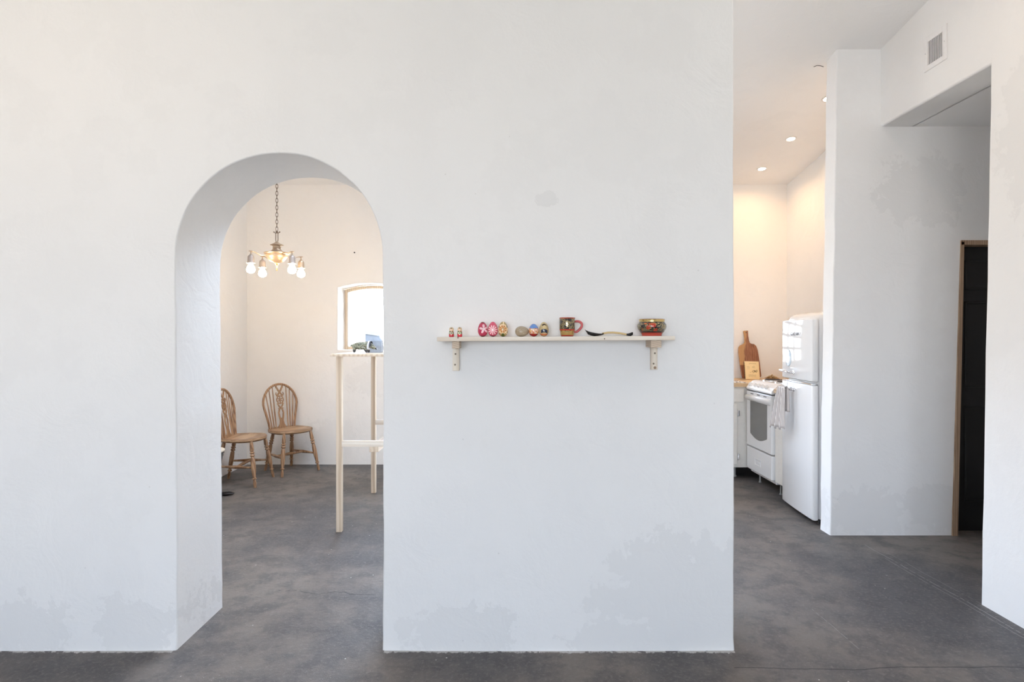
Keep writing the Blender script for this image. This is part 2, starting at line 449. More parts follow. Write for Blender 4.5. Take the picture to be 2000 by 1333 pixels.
# windows
def window(name, poly, y, side='y', cols=1, rows=1, fw=.045, fd=.05, mat=M_frame, bw=.011):
    """frame + panes + glazing bars in the plane u (x or y), z"""
    us = [p[0] for p in poly]; zs_ = [p[1] for p in poly]; u0, u1, z0, z1 = min(us), max(us), min(zs_), max(zs_)
    cu, cz = (u0+u1)/2, (z0+z1)/2
    inner = [(cu+(u-cu)*(1-2*fw/(u1-u0)), cz+(z-cz)*(1-2*fw/(z1-z0))) for u, z in poly]
    T = (lambda u, d, z: (u, y+d, z)) if side == 'y' else (lambda u, d, z: (y+d, u, z))
    m = MB()
    a = [[T(*(p[0], d, p[1])) for p in q] for q, d in ((poly, 0), (poly, fd), (inner, fd), (inner, 0))]
    m.loft(a, closed=True)
    fr = struct(m.build(name, mat, smooth=False))
    iu = [p[0] for p in inner]; iz = [p[1] for p in inner]; b = MB(); k = 0
    def zmax(u): # top of the inner outline at u
        best = max(iz)
        return best
    for i in range(1, cols):
        u = min(iu)+(max(iu)-min(iu))*i/cols
        p, q = T(u-bw, .008, min(iz)), T(u+bw, fd-.008, max(iz)); b.box(tuple(map(min, p, q)), tuple(map(max, p, q))); k = 1
    for j in range(1, rows):
        z = min(iz)+(max(iz)-min(iz))*j/rows
        p, q = T(min(iu), .008, z-bw), T(max(iu), fd-.008, z+bw); b.box(tuple(map(min, p, q)), tuple(map(max, p, q))); k = 1
    if k: b.build('glazing_bars', mat, fr, smooth=False)
    else: b.bm.free()
    g = MB(); f0 = [T(p[0], fd*.5-.002, p[1]) for p in inner]; f1 = [T(p[0], fd*.5+.002, p[1]) for p in inner]
    g.loft([f0, f1]); g.build('window_pane', M_glass, fr, smooth=False)
    return fr
m = MB()
for a0, a1, b0, b1 in ((sx0-.05, sx1+.05, sy0-.05, sy0), (sx0-.05, sx1+.05, sy1, sy1+.05), (sx0-.05, sx0, sy0, sy1), (sx1, sx1+.05, sy0, sy1)):
    m.loft([[(a0, b, CE(b)+.201), (a1, b, CE(b)+.201), (a1, b, CE(b)+.26), (a0, b, CE(b)+.26)] for b in (b0, b1)])
sk_ = struct(m.build('added_skylight', M_frame, smooth=False))  # added skylight, unseen, brightens the dining wall and floor
m = MB(); m.loft([[(sx0, b, CE(b)+.22), (sx1, b, CE(b)+.22), (sx1, b, CE(b)+.226), (sx0, b, CE(b)+.226)] for b in (sy0, sy1)]); m.build('window_pane', M_glass, sk_, smooth=False)
wf = window('window_1', arch_poly(-1.915, -1.235, 1.262, 1.945, .05), 6.835, fw=.035, mat=wood('window_oak', (.60, .47, .33), (.72, .60, .46), ax=2))
window('window_2', w2, 6.80, cols=4, rows=4, bw=.026)
window('added_window_3', wa, -4.90, cols=3, rows=3)  # this and the next are added for daylight from behind the camera
window('added_window_4', wb, -4.90, cols=3, rows=3)
window('added_window_5', wl, XL-.2, side='x', cols=3, rows=3)  # added for side daylight, never in view
window('added_garden_door', d2, 6.80, cols=2, rows=5, fw=.08)  # glazed garden door added out of view to light the dining room

# dark door in the pier wall
M_black = plain('black_door_paint', (.012, .012, .013), .42)
M_jamb = wood('brown_jamb', (.30, .19, .12), (.45, .32, .22), ax=2, scale=20)
dy = 4.335
m = MB(); m.box((DX0+.02, dy, .002), (DX1-.02, dy+.04, DZ-.01))
door = m.build('door_1', M_black, bevel=.002); struct(door)
def panel_ring(m, x0, x1, z0, z1, w_=.016, h=.007):
    for a, b in (((x0, z0), (x1, z0)), ((x1, z0), (x1, z1)), ((x1, z1), (x0, z1)), ((x0, z1), (x0, z0))):
        m.box((min(a[0], b[0])-w_/2, dy-h, min(a[1], b[1])-w_/2), (max(a[0], b[0])+w_/2, dy+.001, max(a[1], b[1])+w_/2))
m = MB()
for xa, xb in ((DX0+.14, DX0+.38), (DX0+.46, DX0+.70)):
    for za, zb in ((.22, .90), (1.05, 1.66), (1.76, 1.96)): panel_ring(m, xa, xb, za, zb)
m.build('door_moulding', M_black, door, bevel=.003)
m = MB(); m.lathe([(.024, 0), (.026, .006), (.010, .012), (.010, .035), (.026, .045), (.028, .06), (.018, .07), (0, .072)], (DX1-.1, dy, 1.0), axis=(0, -1, 0))
m.build('door_knob', plain('aged_brass', (.45, .33, .16), .3, 1), door)
m = MB(); m.loft([[(DX0-.034, 4.225, 0), (DX0+.004, 4.225, 0), (DX0+.004, dy+.05, 0), (DX0-.034, dy+.05, 0)], [(DX0+.028, 4.225, DZ), (DX0+.050, 4.225, DZ), (DX0+.050, dy+.05, DZ), (DX0+.028, dy+.05, DZ)]])
m.box((DX0+.028, 4.225, DZ-.02), (DX1, dy+.05, DZ+.012)); m.box((DX1-.02, 4.225, 0), (DX1+.01, dy+.05, DZ))
m.build('door_frame', M_jamb, door, smooth=False)

# ================================================================== ventilation grille on the right wall
M_vent = plain('white_metal', (.82, .80, .79), .35)
V = thing('air_vent', 'square white metal air vent with upright louvres, high on the right wall', 'vent', (2.62, 3.687, 3.087))
m = MB(); ya, yb, za, zb = 3.587, 3.786, 3.088, 3.302; ia, ib, ja, jb = 3.622, 3.752, 3.121, 3.266
m.box((2.612, ya, za), (2.623, ia, zb)); m.box((2.612, ib, za), (2.623, yb, zb)); m.box((2.612, ia, za), (2.623, ib, ja)); m.box((2.612, ia, jb), (2.623, ib, zb))
m.build('frame', M_vent, V, world=True, bevel=.003)
for i in range(9):
    y = ia+(ib-ia)*(i+.5)/9
    m = MB(); m.loft([[(2.611, y-.004, z), (2.613, y-.005, z), (2.6235, y+.004, z), (2.6215, y+.005, z)] for z in (ja, jb)])
    m.build('louvre', M_vent, V, world=True, smooth=False)
m = MB(); m.box((2.6195, ia, ja), (2.6205, ib, jb)); m.build('duct_opening', plain('duct_grey', (.50, .49, .50), .7), V, world=True, smooth=False)
for y in (3.604, 3.769):
    m = MB(); m.ball((2.611, y, 3.20), .003, (.6, 1, 1), 8); m.build('screw', plain('screw_grey', (.5, .5, .5), .4, .6), V, world=True)

# ================================================================== recessed kitchen lights
WARM = (1.0, .60, .28)
M_lens = Mat('lit_lens').col((1, 1, 1)).emit((1, .86, .66), 30).m
def spot(x, y, label, power=26, color=None):
    z = CE(y)
    T = thing('ceiling_light', label, 'light', (x, y, z), group='recessed ceiling lights')
    t = math.atan(-.16)
    for nm, prof, mt in (('trim_ring', [(.050, -.001), (.050, -.005), (.044, -.007), (.036, -.006), (.034, -.001)], M_vent), ('lens', [(.035, -.0012), (.035, -.004), (0, -.0045)], M_lens)):
        m = MB(); m.lathe(prof, n=28); m.xf(Matrix.Rotation(t, 4, 'X')); m.build(nm, mt, T)
    l = bpy.data.lights.new('downlight', 'AREA'); l.shape = 'DISK'; l.size = .06; l.energy = power; l.color = color or WARM; l.spread = math.radians(150)
    o = bpy.data.objects.new('downlight', l); C.objects.link(o); o.parent = T; o.location = (0, 0, -.010)
KP = 2.3
spot(2.58, 6.16, 'recessed round ceiling light nearest the kitchen back wall', KP)
spot(2.585, 5.53, 'recessed round ceiling light in the middle of the kitchen row', KP)
spot(2.575, 4.86, 'recessed round ceiling light half hidden by the pier', KP)
# added lamps out of view: one warms the upper wall, one brightens the pier
spot(-2.1, 1.1, 'added unseen recessed ceiling light over the front room, at the left near the arch wall', 9, (1, .80, .62))
spot(1.95, 2.55, 'added unseen recessed ceiling light over the passage in front of the pier', 3.5, (1, .84, .70))

# ================================================================== shelf
SY0, SY1 = 2.560, Y0-.006
T = thing('wall_shelf', 'long pale pine shelf board on two wooden brackets on the white wall', 'shelf', (.19, SY1, 1.26))
zt = lambda x: 1.4134+.0052*(x+.32)/1.02
m = MB()
n = 16; rings = []
for i in range(n+1):
    x = -.322+1.022*i/n; z = zt(x); wv_ = 0
    rings.append([(x, SY0+wv_, z-.018), (x, SY1, z-.018), (x, SY1, z), (x, SY0+wv_, z)])
m.loft(rings); board = m.build('shelf_board', M_pinex, T, world=True, bevel=.0015)
m = MB(); m.lathe([(.0026, 0), (.0026, .0008), (0, .0008)], (.397, SY0-.0002, 1.4065), n=12, axis=(0, -1, 0)); m.build('knot', plain('dark_knot', (.10, .06, .04), .7), T, world=True)
M_endgrain = Mat('pine_end_grain', .7); _w = M_endgrain.wave(42, M_endgrain.mapped((1, .1, 1), rot=(0, .22, 0)), 1.2, 1, .6, axis='Z'); M_endgrain.col(M_endgrain.mix(_w, (.50, .38, .28), (.70, .58, .46))); M_endgrain = M_endgrain.m
M_screw = plain('screw_steel', (.22, .18, .14), .45, .8)
for ax0, ax1, bx0, bx1, zb_, scr in ((-.259, -.228, -.2670, -.2375, 1.262, ((-.2535, 1.3375), (-.2555, 1.2895))), (.600, .645, .624, .6525, 1.267, ((.6410, 1.341), (.6350, 1.294)))):
    z1_ = zt((ax0+ax1)/2)-.0185
    B = bpy.data.objects.new('bracket', None); C.objects.link(B); B.parent = T
    m = MB(); m.box((ax0, SY0+.015, z1_-.031), (ax1, SY1-.0185, z1_)); o = m.build('bracket_arm', M_endgrain, B, bevel=.001)
    o.location = -T.location
    m = MB(); m.box((bx0, SY1-.018, zb_), (bx1, SY1+.001, z1_)); o = m.build('bracket_upright', M_pinel, B, bevel=.001); o.location = -T.location
    for sx_, sz_ in scr:
        m = MB(); m.lathe([(.0042, 0), (.0042, .0012), (.003, .002), (0, .0013)], (sx_, SY1-.018, sz_), n=12, axis=(0, -1, 0)); o = m.build('screw', M_screw, B); o.location = -T.location
    if bx0 > 0:
        m = MB(); m.lathe([(.0065, 0), (.0060, .0007), (0, .0009)], (.6415, SY1-.018, 1.276), n=14, axis=(0, -1, 0)); o = m.build('knot', plain('knot_brown', (.32, .22, .15), .7), B); o.location = -T.location

IY = 2.632                       # depth at which the ornaments stand
def px(x, y=IY): return (x-1000)/1165*y

# little nesting dolls
def doll_mat(name, hair, v):
    m = Mat(name, .25, coat=.6)
    x, y, z = m.x, m.y, m.z
    n = m.noise(260, 2); spots = m.vor(170)
    col = m.mix(z.step(.012, .014), (.55, .03, .05), m.mix(n.gt(.52), (.72, .62, .38), (.62, .10, .08)))
    col = m.mix((z-.020).abs().lt(.008)*(spots.gt(.45)), col, (.05, .12, .06))
    # apron with a bloom
    ap = ((x*x+(z-.017)*(z-.017)).sqrt()).lt(.0065)*y.lt(0)
    col = m.mix(ap, col, (.75, .66, .45)); col = m.mix(((x*x+(z-.017)*(z-.017)).sqrt()).lt(.0034)*y.lt(0), col, v)
    face = ((x*x*1.3+(z-.033)*(z-.033)).sqrt()).lt(.0066)*y.lt(0)
    col = m.mix(z.gt(.0265)*(1-face), col, (.70, .52, .30))
    col = m.mix(face, col, (.90, .66, .50)); hr = face*z.gt(.0362)
    col = m.mix(hr, col, hair)
    eye = (((x.abs()-.0023).abs()).lt(.0009))*((z-.0338).abs().lt(.0008))*y.lt(0)
    col = m.mix(eye, col, (.02, .02, .02)); mo = x.abs().lt(.0012)*((z-.0300).abs().lt(.0007))*y.lt(0)
    col = m.mix(mo, col, (.6, .02, .03)); col = m.mix(z.gt(.0415)*(1-face), col, (.03, .04, .02))
    m.col(col); return m.m
DP = [(.0085, 0), (.0106, .001), (.0112, .006), (.0112, .014), (.0106, .020), (.0095, .0245), (.0088, .0270), (.0092, .030), (.0096, .034), (.0088, .038), (.0065, .0412), (.003, .0427), (0, .043)]
for xx, label, mt in ((px(882.8), 'tiny red painted wooden nesting doll standing at the left end of the shelf', doll_mat('doll_paint_a', (.04, .03, .02), (.05, .05, .05))),
                      (px(899), 'tiny dark red painted nesting doll, nearer to the pink eggs, with a chip below it', doll_mat('doll_paint_b', (.10, .05, .03), (.10, .25, .12)))):
    m = MB(); m.lathe(DP, n=24); o = m.build('nesting_doll', mt, smooth=True, angle=60); o.location = (xx, 2.61 if xx < -.25 else 2.605, zt(xx)+.0003)
    tag(o, label, 'figurine')

# eggs ------------------------------------------------------------------
def egg_mesh(h, wd, tilt=0, yaw=0):
    m = MB(); prof = []; k = 22
    for i in range(k+1):
        t = PI*i/k; z = -math.cos(t); r = math.sin(t)*(1-.13*z)
        prof.append((r*wd/2*1.01, (z+1)*h/2))
    m.lathe(prof, n=32)
    return m
def egg_base(name, rough=.22): return Mat(name, rough, coat=.5)
def polar(m, cz, cxo=0):
    x = m.x-cxo; z = m.z-cz; return (x*x+z*z).sqrt(), z.atan2(x), m.y.lt(0)
mats = []
m = egg_base('egg_lily'); r, a, f = polar(m, .035, .006)          # broad pink petals on crimson
pet = ((a*2.5+.4).sin().abs()*.021).mx(.004); k_ = r.lt(pet)*r.gt(.002)*f
col = m.mix(m.noise(90, 3), (.42, .02, .07), (.55, .05, .12)); col = m.mix(k_, col, m.mix((a*14).sin().gt(.2), (.85, .50, .58), (.93, .72, .76)))
col = m.mix(r.lt(.0022)*f, col, (.95, .92, .85)); col = m.mix(m.z.gt(.060)+m.z.lt(.006), col, (.22, .03, .05)); m.col(col); mats.append(m.m)
m = egg_base('egg_rays'); r, a, f = polar(m, .030, -.001)          # fine white rays on pink
rays = ((a*11).sin()*.5+.5-(r*26)).gt(.05)*r.lt(.021)*f
col = m.mix(m.noise(90, 3), (.60, .06, .13), (.70, .12, .20)); col = m.mix(rays, col, (.92, .62, .66)); col = m.mix(r.lt(.0030)*f, col, (.98, .95, .9)); col = m.mix(m.z.lt(.006), col, (.2, .05, .08)); m.col(col); mats.append(m.m)
m = egg_base('egg_star'); r, a, f = polar(m, .034, 0)              # tan star lines over brown
st = ((a*4+.3).sin().abs()).lt(.30+r*2)*f; ring = (r-.019).abs().lt(.0022)*f
col = m.mix(m.noise(60, 4), (.48, .17, .04), (.62, .28, .08)); col = m.mix(r.gt(.022), col, (.42, .32, .14)); col = m.mix(st.mx(ring), col, (.88, .70, .45)); col = m.mix(r.lt(.0028)*f, col, (.25, .35, .2)); col = m.mix(((a*3).sin().gt(.75))*r.gt(.019), col, (.09, .12, .03)); m.col(col); mats.append(m.m)
m = egg_base('egg_lace', .4); wv = m.wave(120, None, 9, 3, 3, 'RINGS')
m.col(m.mix(wv.gt(.55), m.mix(m.noise(120, 4), (.19, .15, .10), (.36, .26, .19)), (.50, .43, .31))); mats.append(m.m)
m = egg_base('egg_town'); n = m.noise(130, 4, .7); n2_ = m.noise(75, 3, vec=m.mapped((1, 1, 1), (3, 1, 2)))
low = m.mix(n.step(.42, .58), (.62, .18, .06), m.mix(n2_.gt(.5), (.80, .62, .22), (.85, .72, .62)))
col = m.mix((m.z+(n-.5)*.012).gt(.036), low, m.mix(n2_, (.08, .20, .55), (.16, .33, .70))); col = m.mix(m.z.lt(.013), col, (.35, .02, .02)); m.col(col); mats.append(m.m)
m = egg_base('egg_portrait'); n = m.noise(110, 3); x, z = m.x, m.z; f = m.y.lt(0)
col = m.mix(n, (.45, .33, .16), (.60, .48, .27)); coat_ = (x-.001).abs().lt(.0145)*((z-.026+(x*x)*25).abs()).lt(.0075)*f
col = m.mix(coat_, col, (.012, .02, .05)); fc = (((x-.002)*(x-.002)+(z-.042)*(z-.042)).sqrt()).lt(.0085)*f
col = m.mix((((x-.0)*(x-.0)+(z-.045)*(z-.045)).sqrt()).lt(.0112)*f*(z+x*.6).gt(.043), col, (.05, .03, .02)); col = m.mix(fc, col, (.66, .52, .28)); col = m.mix((z-.0105+n*.003).abs().lt(.0035)*f, col, (.55, .16, .06)); col = m.mix(x.abs().lt(.002)*(z-.024).abs().lt(.002)*f, col, (.85, .85, .8)); m.col(col); mats.append(m.m)
eggs = [(943, .0665, .0432, 0, 'crimson egg painted with broad pink petals, leftmost of the row of eggs'), (963, .0668, .0432, 1, 'pink egg painted with fine white rays, between the crimson egg and the brown starred one'),
        (982.4, .0675, .0432, 2, 'brown and tan egg with a star pattern, right of the pink rayed egg'), (1019.5, .0605, .0460, 3, 'grey-brown lace-patterned egg lying on its side on the shelf'),
        (1042.6, .0565, .0438, 4, 'egg with a blue top and orange painted village scene on the shelf'), (1062.2, .0645, .0425, 5, 'tan egg with a painted dark blue figure, nearest to the mug')]
for xx, h, wd, mi, label in eggs:
    m = egg_mesh(h, wd)
    X = px(xx)
    if mi == 3:
        m.xf(Matrix.Translation((0, 0, wd/2)) @ Matrix.Rotation(PI/2, 4, 'Y') @ Matrix.Translation((0, 0, -h/2)))
    else:
        st_ = .0008; m.xf(Matrix.Rotation(math.radians(random.uniform(-1.5, 1.5)), 4, 'Y'))
    o = m.build('painted_egg', mats[mi], angle=80); o.location = (X, IY, zt(X)+.0001); tag(o, label, 'egg')

# mug -------------------------------------------------------------------
def folk(name, bands):
    """lacquer with gold scrolls; bands = (z, colour or 'scroll')"""
    m = Mat(name, .22, coat=.7)
    wv = m.wave(60, None, 9, 2, 2.2, 'RINGS'); v = m.vor(150)
    scroll = wv.gt(.74)*m.noise(70, 2).gt(.45)
    scroll = scroll.mx(v.lt(.17))
    gold = (.62, .44, .16); met = None; col = None
    for z0, c in bands:
        if c == 'scroll': cc = m.mix(scroll, (.02, .015, .012), (.66, .52, .25)); mm = scroll*.6
        elif c == 'berry':
            red = m.vor(46, vec=m.mapped((1, 1, 1), (.010, .02, .005))).lt(.52)*m.x.lt(.010)*(m.x+.050).gt(0)*(m.z.lt(.056))
            cc = m.mix(red, m.mix(scroll, (.015, .012, .012), (.62, .50, .24)), m.mix(scroll, (.42, .03, .02), (.55, .16, .04))); mm = scroll*.5*(1-red)
        elif c == 'gold': cc = gold; mm = .85
        else: cc = c; mm = 0.0
        if col is None: col = m.mix(0.0, cc, cc); met = E(m.nt, m.z.k)*0 + mm
        else:
            k = m.z.gt(z0); col = m.mix(k, col, cc); met = met*(1-k) + k*mm
    return m, col, met
X = px(1107.8)
T = thing('mug', 'black and gold lacquered folk mug with a red handle on the shelf', 'mug', (X, IY, zt(X)+.0003))
mm_, col, met = folk('mug_lacquer', [(0, (.35, .03, .015)), (.006, 'gold'), (.0265, (.50, .03, .02)), (.0315, 'scroll'), (.0785, (.42, .06, .03))])
ang = mm_.y.atan2(mm_.x); dots = ((ang*9).sin().gt(.6))*((mm_.z-.0245).abs().lt(.0012)); col = mm_.mix(dots, col, (.05, .03, .02)); mm_.col(col); mm_.inp('Metallic', met)
m = MB(); m.lathe([(.0, 0), (.0262, 0), (.0275, .001), (.0290, .006), (.0322, .022), (.0330, .0265), (.0345, .029), (.0347, .05), (.0349, .0815), (.0343, .083), (.0322, .0825), (.0315, .06), (.0308, .030), (.025, .008), (0, .006)], n=48, cap=False)
m.build('mug_body', mm_.m, T, angle=50)
hp = []
for i in range(17):
    a = PI*.62-PI*1.28*i/16
    hp.append((.0335+.0005+.030*math.cos(a)*(.95 if math.cos(a) > 0 else .6)+.004, 0, .045+.0215*math.sin(a)-(.004*(i/16))))
hp = [(.033, 0, .0655), (.042, 0, .0668), (.052, 0, .066), (.0605, 0, .062), (.0650, 0, .055), (.0655, 0, .047), (.062, 0, .039), (.055, 0, .031), (.047, 0, .024), (.0405, 0, .0185), (.0340, 0, .020), (.0325, 0, .024)]
m = MB(); m.tube(hp, [.0056, .0058, .0058, .006, .006, .006, .006, .006, .006, .006, .0055, .004], n=12, flat=1.0, up=(0, 1, 0)); m.build('mug_handle', plain('red_lacquer', (.50, .07, .075), .25, coat=.6), T, sub=1)
# bowl
X = px(1273)
T = thing('bowl', 'round black folk bowl with red berries and gold rim, right end of the shelf', 'bowl', (X, IY, zt(X)+.0003))
mm_, col, met = folk('bowl_lacquer', [(0, (.48, .05, .03)), (.0125, (.20, .02, .015)), (.016, (.015, .012, .012)), (.021, 'berry'), (.0595, (.015, .012, .012)), (.062, 'gold'), (.0725, (.32, .12, .03))]); mm_.col(col); mm_.inp('Metallic', met)
m = MB(); m.lathe([(0, 0), (.0425, 0), (.0435, .002), (.0430, .005), (.0455, .010), (.054, .020), (.0615, .031), (.0640, .041), (.0632, .049), (.0595, .056), (.0560, .0605), (.0552, .064), (.0562, .069), (.0568, .0735), (.0556, .0745), (.0535, .072), (.052, .062), (.058, .05), (.059, .04), (.05, .02), (.03, .008), (0, .006)], n=56, cap=False)
m.build('bowl_body', mm_.m, T, angle=50)
# spoon
X = px(1189); Z0 = zt(X)
T = thing('spoon', 'black lacquered wooden spoon with a gold handle lying on the shelf', 'spoon', (X, IY, Z0))
M_lac = plain('black_lacquer', (.010, .009, .010), .3, spec=.35)
stn = [(1142.6, 644.9, .001, .001), (1144, 645.6, .008, .003), (1148, 647.6, .016, .0135), (1154, 649.4, .020, .0155), (1161, 651.0, .019, .0142), (1168, 652.0, .0145, .0105), (1174, 652.3, .008, .007), (1179, 651.6, .0048, .0052)]
m = MB(); rings = []
for sx_, sy_, hw, dp in stn:
    x = px(sx_)-X; zr = (656-sy_)*IY/1165+1.42-Z0
    ring = []
    for k in range(20):
        a = 2*PI*k/20; c_, s_ = math.cos(a), math.sin(a)
        if s_ <= 0: ring.append((x, c_*hw, zr+s_*dp))
        else: ring.append((x, c_*hw*.88, zr-s_*dp*.72 if hw > .0075 else zr+s_*.004))
    rings.append(ring)
m.loft(rings)
zmin = min(v.co.z for v in m.bm.verts); m.build('spoon_bowl', M_lac, T, angle=50).location = (0, 0, -zmin+.0002)
dz_ = -zmin+.0002
hs = [(1176, 652.2), (1179, 651.6), (1187, 650.2), (1198, 650.0), (1210, 651.2), (1220, 653.2), (1225, 654.2)]
P_ = lambda q: (px(q[0])-X, 0, (656-q[1])*IY/1165+1.42-Z0+dz_)
m = MB(); m.tube([P_(q) for q in hs], [.0040, .0043, .0044, .0044, .0045, .0043, .0042], n=14); m.build('spoon_handle', plain('gold_paint', (.72, .56, .30), .28, .7, coat=.5), T)
m = MB(); tip = [(1223.5, 653.9), (1227, 654.3), (1231, 654.0), (1234.2, 652.4), (1235.6, 649.6)]
m.tube([P_(q) for q in tip], [.0043, .0052, .0072, .0066, .0022], n=14); o = m.build('spoon_tip', M_lac, T)
zm = min(v.co.z for v in o.data.vertices)
if zm < 0: o.location.z = -zm
# wood chip under the second doll
m = MB(); m.lathe([(.003, 0), (.0035, .0008), (0, .001)], (px(894.5, SY0), SY0-.0005, 1.411), n=8, axis=(0, -1, 0)); m.build('paint_chip', plain('chip_brown', (.25, .14, .1), .6), bpy.data.objects['wall_shelf'], world=True)

# ================================================================== chandelier
M_brass = plain('aged_brass_light', (.52, .40, .29), .42, .75)
M_pewter = plain('dull_pewter', (.40, .34, .30), .5, .55)
M_chain = plain('bronze_chain', (.17, .12, .085), .45, .7)
cx_, cy_ = -2.05, 5.20
T = thing('chandelier', 'small brass pan chandelier with four lit bulbs hanging on a chain in the dining room', 'chandelier', (cx_, cy_, 1.98))
m = MB(); m.lathe([(.0, 2.049), (.010, 2.050), (.034, 2.058), (.056, 2.068), (.070, 2.082), (.074, 2.090), (.084, 2.100), (.090, 2.110), (.090, 2.124), (.104, 2.132), (.1075, 2.140), (.104, 2.144), (.07, 2.149), (.056, 2.152), (.046, 2.160), (.036, 2.172), (.033, 2.178), (.036, 2.182), (.033, 2.186), (.033, 2.196), (.038, 2.203), (.057, 2.209), (.055, 2.212), (.034, 2.221), (.018, 2.231), (.010, 2.240)], (cx_, cy_, 0), n=48)
m.build('pan', M_brass, T, world=True, angle=50)
m = MB(); m.lathe([(.004, 1.985), (.0075, 1.990), (.005, 1.997), (.0045, 2.03), (.009, 2.037), (.016, 2.044), (.018, 2.052)], (cx_, cy_, 0), n=20); m.build('finial', plain('polished_brass', (.75, .55, .25), .3, .8), T, world=True)
m = MB()
for sg in (-1, 1):
    pts = [(cx_+sg*.007, cy_, 2.238), (cx_+sg*.010, cy_, 2.26), (cx_+sg*.0095, cy_, 2.30), (cx_+sg*.012, cy_, 2.316), (cx_+sg*.020, cy_, 2.319), (cx_+sg*.024, cy_, 2.324)]
    m.tube(pts, .0035, n=8); m.ball((cx_+sg*.025, cy_, 2.324), .006, seg=10)
m.ball((cx_, cy_, 2.325), .011, seg=12); m.tube([(cx_-.012, cy_, 2.315), (cx_+.012, cy_, 2.315)], .003, n=8)
m.build('hanger', M_chain, T, world=True)
m = MB(); z = 2.334; i = 0
while z < CE(cy_)-.03:
    a = (i % 2)*PI/2+.5; pts = []
    for k in range(16):
        t = 2*PI*k/16; u = math.cos(t)*.0088; h_ = math.sin(t)*.0150+(math.copysign(.0045, math.sin(t)) if abs(math.sin(t)) > .05 else 0)
        pts.append((cx_+u*math.cos(a), cy_+u*math.sin(a), z+.017+h_))
    m.tube(pts, .0024, n=6, closed=True); z += .031; i += 1
m.build('chain', M_chain, T, world=True)
m = MB(); m.lathe([(.055, CE(cy_)+.004), (.055, CE(cy_)-.012), (.03, CE(cy_)-.02), (.008, CE(cy_)-.035), (0, CE(cy_)-.036)], (cx_, cy_, 0), n=28); m.build('ceiling_rose', M_brass, T, world=True)
M_bulb = Mat('lit_bulb', .2).col((1, .95, .88)).emit((1.0, .76, .50), 72).m
for k in range(4):
    a = math.radians(52+90*k); dx, dy_ = math.cos(a), math.sin(a); R_ = .236
    P = lambda r, z: (cx_+dx*r, cy_+dy_*r, z)
    m = MB(); m.tube([P(.085, 2.125), P(.12, 2.108), P(.15, 2.105), P(.18, 2.118), P(.205, 2.128), P(.228, 2.130), P(R_, 2.122), P(R_, 2.104)], [.006, .006, .005, .005, .005, .005, .005, .006], n=8)
    m.lathe([(.016, 2.128), (.019, 2.131), (.012, 2.135), (0, 2.136)], P(R_, 0), n=14)
    m.build('arm', M_brass, T, world=True)
    m = MB(); m.lathe([(.006, 2.108), (.014, 2.098), (.022, 2.092), (.0265, 2.080), (.0275, 2.045), (.030, 2.036), (.036, 2.030), (.034, 2.029), (.026, 2.036), (.020, 2.05)], P(R_, 0), n=22)
    sock = m.build('socket', M_pewter if k in (1, 2, 3) else M_brass, T, world=True, angle=50)
    m = MB(); m.lathe([(.013, 2.038), (.014, 2.025), (.020, 2.012), (.031, 1.994), (.0345, 1.976), (.031, 1.958), (.020, 1.950), (.010, 1.9455), (0, 1.944)], P(R_, 0), n=16)
    m.build('bulb', M_bulb, T, world=True, angle=80)

